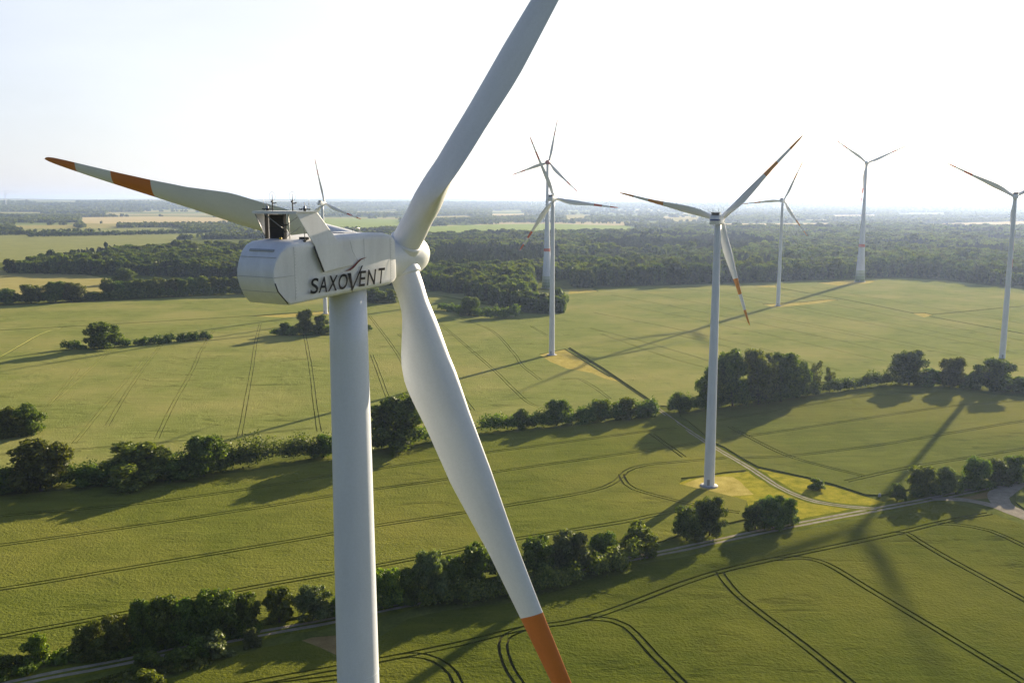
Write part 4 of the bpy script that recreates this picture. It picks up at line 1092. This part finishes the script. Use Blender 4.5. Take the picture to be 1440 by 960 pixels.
for poly in (wood_left, wood_mid, wood_main):
    for p in scatter(poly, 7.6, wr):
        if poly is wood_left and inside(p[:2], wood_main): continue
        if poly is wood_main and inside(p[:2], wood_mid): continue
        k = noise.noise(Vector((p[0] / 160, p[1] / 160, 1.7)))
        pxx = 720 + FPX * p[0] / (p[1] * math.cos(PITCH) + CAM_H * math.sin(PITCH)) 
        if 748 < pxx < 806 and 905 < p[1] < 1260: continue
        if inside(p[:2], clearing) and wr.random() < .88: continue
        if inside(p[:2], pine1) or inside(p[:2], pine2) or k > .38: kind = wr.choice((3, 3, 4)); s = wr.uniform(.85, 1.15); wd = 5.0; ht = 21
        else: kind = wr.choice((0, 0, 1, 2)); s = wr.uniform(.75, 1.25) * (1 + .25 * noise.noise(Vector((p[0] / 70, p[1] / 70, 8)))); wd = 9.8; ht = 17
        ht *= 1 + .30 * noise.noise(Vector((p[0] / 110, p[1] / 140, 4.4)))
        if wr.random() < .07: ht *= 1.25; wd *= 1.35
        if abs(noise.noise(Vector((p[0] / 420 + 3, p[1] / 300, 6.1)))) < .012: continue
        pts.append((p[0], p[1], wd * s * p[2] * (1.25 if kind < 3 else 1.25), ht * s, kind))
# front trees of the woods stand on their own, the rest is one mass
def front_dist(p): return min(seg_d(p, a, b) for poly in FRONTS for a, b in zip(poly[:-1], poly[1:]))
def seg_d(p, a, b):
    ax, ay = a; bx, by = b; dx, dy = bx - ax, by - ay; t = max(0, min(1, ((p[0] - ax) * dx + (p[1] - ay) * dy) / (dx * dx + dy * dy)))
    return math.hypot(p[0] - ax - dx * t, p[1] - ay - dy * t)
FRONTS = [wood_left[0:5], wood_mid[0:6], wood_main[2:9]]
fd = [(front_dist(p), i) for i, p in enumerate(pts)]
fd.sort()
single = {i for d, i in fd[:170]}
proto = {}
for i in sorted(single):
    x, y, w_, h_, k = pts[i]
    o = mesh_obj('tree', FARC[k], None, (x, y, 0)); o.scale = (w_, w_, h_); o.rotation_euler = (0, 0, wr.uniform(0, 6.28))
    left = x < -150 and y > 1000
    tag(o, 'tree on the near edge of the dark wood at the left behind the stubble field' if x < -140 else 'tree on the near edge of the long forest behind the turbines', 'tree', 'trees on the near edge of the left wood' if x < -140 else 'trees on the near edge of the forest')
    proto.setdefault(k, o)
for k in range(5):
    if k not in proto:
        i = next(j for _, j in fd[170:] if pts[j][4] == k); x, y, w_, h_, _ = pts[i]; single.add(i)
        o = mesh_obj('tree', FARC[k], None, (x, y, 0)); o.scale = (w_, w_, h_)
        tag(o, 'tree on the near edge of the long forest behind the turbines', 'tree', 'trees on the near edge of the forest'); proto[k] = o
rest = [p for i, p in enumerate(pts) if i not in single]
def instancer(name, P, protos):
    me = bpy.data.meshes.new(name); me.from_pydata([(p[0], p[1], 0) for p in P], [], [])
    for nm, ty, vals in (('sc', 'FLOAT_VECTOR', [c for p in P for c in (p[2], p[2], p[3])]), ('rz', 'FLOAT_VECTOR', [c for p in P for c in (0, 0, wr.uniform(0, 6.28))])):
        a = me.attributes.new(nm, ty, 'POINT'); a.data.foreach_set('vector', vals)
    a = me.attributes.new('pick', 'INT', 'POINT'); a.data.foreach_set('value', [p[4] for p in P])
    o = mesh_obj(name, me)
    ng = bpy.data.node_groups.new(name, 'GeometryNodeTree'); N = ng.nodes; L = ng.links
    ng.interface.new_socket('Geometry', in_out='INPUT', socket_type='NodeSocketGeometry'); ng.interface.new_socket('Geometry', in_out='OUTPUT', socket_type='NodeSocketGeometry')
    gi = N.new('NodeGroupInput'); go = N.new('NodeGroupOutput'); ip = N.new('GeometryNodeInstanceOnPoints'); jn = N.new('GeometryNodeJoinGeometry')
    for pr in reversed(protos):
        oi = N.new('GeometryNodeObjectInfo'); oi.transform_space = 'ORIGINAL'; oi.inputs['Object'].default_value = pr
        g2 = N.new('GeometryNodeGeometryToInstance'); L.new(oi.outputs['Geometry'], g2.inputs[0]); L.new(g2.outputs[0], jn.inputs[0])
    def attr(nm, ty):
        a = N.new('GeometryNodeInputNamedAttribute'); a.data_type = ty; a.inputs[0].default_value = nm; return a.outputs[0]
    L.new(gi.outputs[0], ip.inputs['Points']); L.new(jn.outputs[0], ip.inputs['Instance']); ip.inputs['Pick Instance'].default_value = True
    L.new(attr('pick', 'INT'), ip.inputs['Instance Index']); L.new(attr('sc', 'FLOAT_VECTOR'), ip.inputs['Scale'])
    er = N.new('FunctionNodeEulerToRotation'); L.new(attr('rz', 'FLOAT_VECTOR'), er.inputs[0]); L.new(er.outputs[0], ip.inputs['Rotation'])
    L.new(ip.outputs[0], go.inputs[0])
    md = o.modifiers.new('scatter', 'NODES'); md.node_group = ng
    return o
fo = instancer('forest', rest, [proto[k] for k in range(5)])
tag(fo, 'broad mixed forest with darker pine stands behind the fields', 'forest', kind='stuff')
print('forest trees', len(rest), 'single', len(single))

# woods and tree belts of the far countryside: one mass
def far_woods():
    rng = np.random.default_rng(21); rnd = random.Random(21); P = []
    tries = 0
    while len(P) < 42000 and tries < 300000:
        tries += 1
        d = 2700 * math.exp(rnd.random() * math.log(15000 / 2700.)); a = rnd.uniform(-.66, .66)
        x, y = d * math.sin(a), d * math.cos(a)
        k = noise.noise(Vector((x / 1900, y / 650, 5.0))) + .4 * noise.noise(Vector((x / 600, y / 260, 2.0)))
        belt = abs(noise.noise(Vector((x / 900 + 7, y / 500, 9.0))))
        py = 281.45 + FPX * CAM_H / y
        px = 720 + FPX * x / y
        if any(inside((x, y), q) for q in EXCL): continue
        if k > (.14 if d < 6500 else .0) or (belt < .022) or (rnd.random() < .006):
            P.append((x, y, hill(x, y) - 1, max(13, d * .0034) * rnd.uniform(.8, 1.4), rnd.uniform(13, 20) * (1 + max(0, d - 6000) / 30000)))
    P = np.array(P); n = len(P); m = 14
    k = np.repeat(np.arange(n), m)
    dd = rng.normal(size=(n * m, 3)); dd[:, 2] = abs(dd[:, 2]); dd /= np.linalg.norm(dd, axis=1)[:, None]
    pos = np.stack([P[k, 0] + dd[:, 0] * P[k, 3] * .42, P[k, 1] + dd[:, 1] * P[k, 3] * .42, P[k, 2] + P[k, 4] * (.25 + .62 * dd[:, 2])], 1)
    nr = dd + rng.normal(size=(n * m, 3)) * .4; nr /= np.linalg.norm(nr, axis=1)[:, None]
    v, q = leaf_faces(pos, nr, (P[k, 3] * .62), rng)
    o = mesh_obj('distant_woods', np_mesh('distant_woods', v, q, [M['leaf_wood']]))
    tag(o, 'woods and tree belts of the far countryside fading into haze', 'woods', kind='stuff')
EXCL = [[G2(p) for p in q] for q in (
    [(-400, 334), (0, 331), (170, 329), (270, 331), (240, 341), (150, 351), (60, 361), (10, 369), (-400, 374)],
*[f_[2] for f_ in FAR_FIELDS])] + [wood_main]
far_woods()

# a pale marker stone at the corner of the plot
mb = MB(); mb.lathe([(.55, 0), (.5, .9), (.42, 1.15), (.2, 1.25), (0, 1.27)], 10)
o = mb.build('marker_stone', M['concrete'], None, G(1237, 698)); tag(o, 'pale marker stone at the pointed corner of the yellow turbine plot', 'stone')

# ------------------------------------------------------------------ haze
HAZE = 4.2e-5
m = bpy.data.materials.new('haze'); m.use_nodes = True; n = m.node_tree.nodes; n.clear()
pv = n.new('ShaderNodeVolumePrincipled'); pv.inputs['Density'].default_value = HAZE; pv.inputs['Color'].default_value = (.50, .64, .98, 1); pv.inputs['Anisotropy'].default_value = .5
for s in ('Density Attribute', 'Color Attribute', 'Temperature Attribute'):
    if s in pv.inputs: pv.inputs[s].default_value = ''
out = n.new('ShaderNodeOutputMaterial'); m.node_tree.links.new(pv.outputs[0], out.inputs['Volume'])
mb = MB(); mb.box((0, 0, 118), (66000, 66000, 242)); o = mb.build('haze', m); tag(o, kind='stuff'); o['label'] = 'thin pale summer haze over the fields'; o['category'] = 'haze'
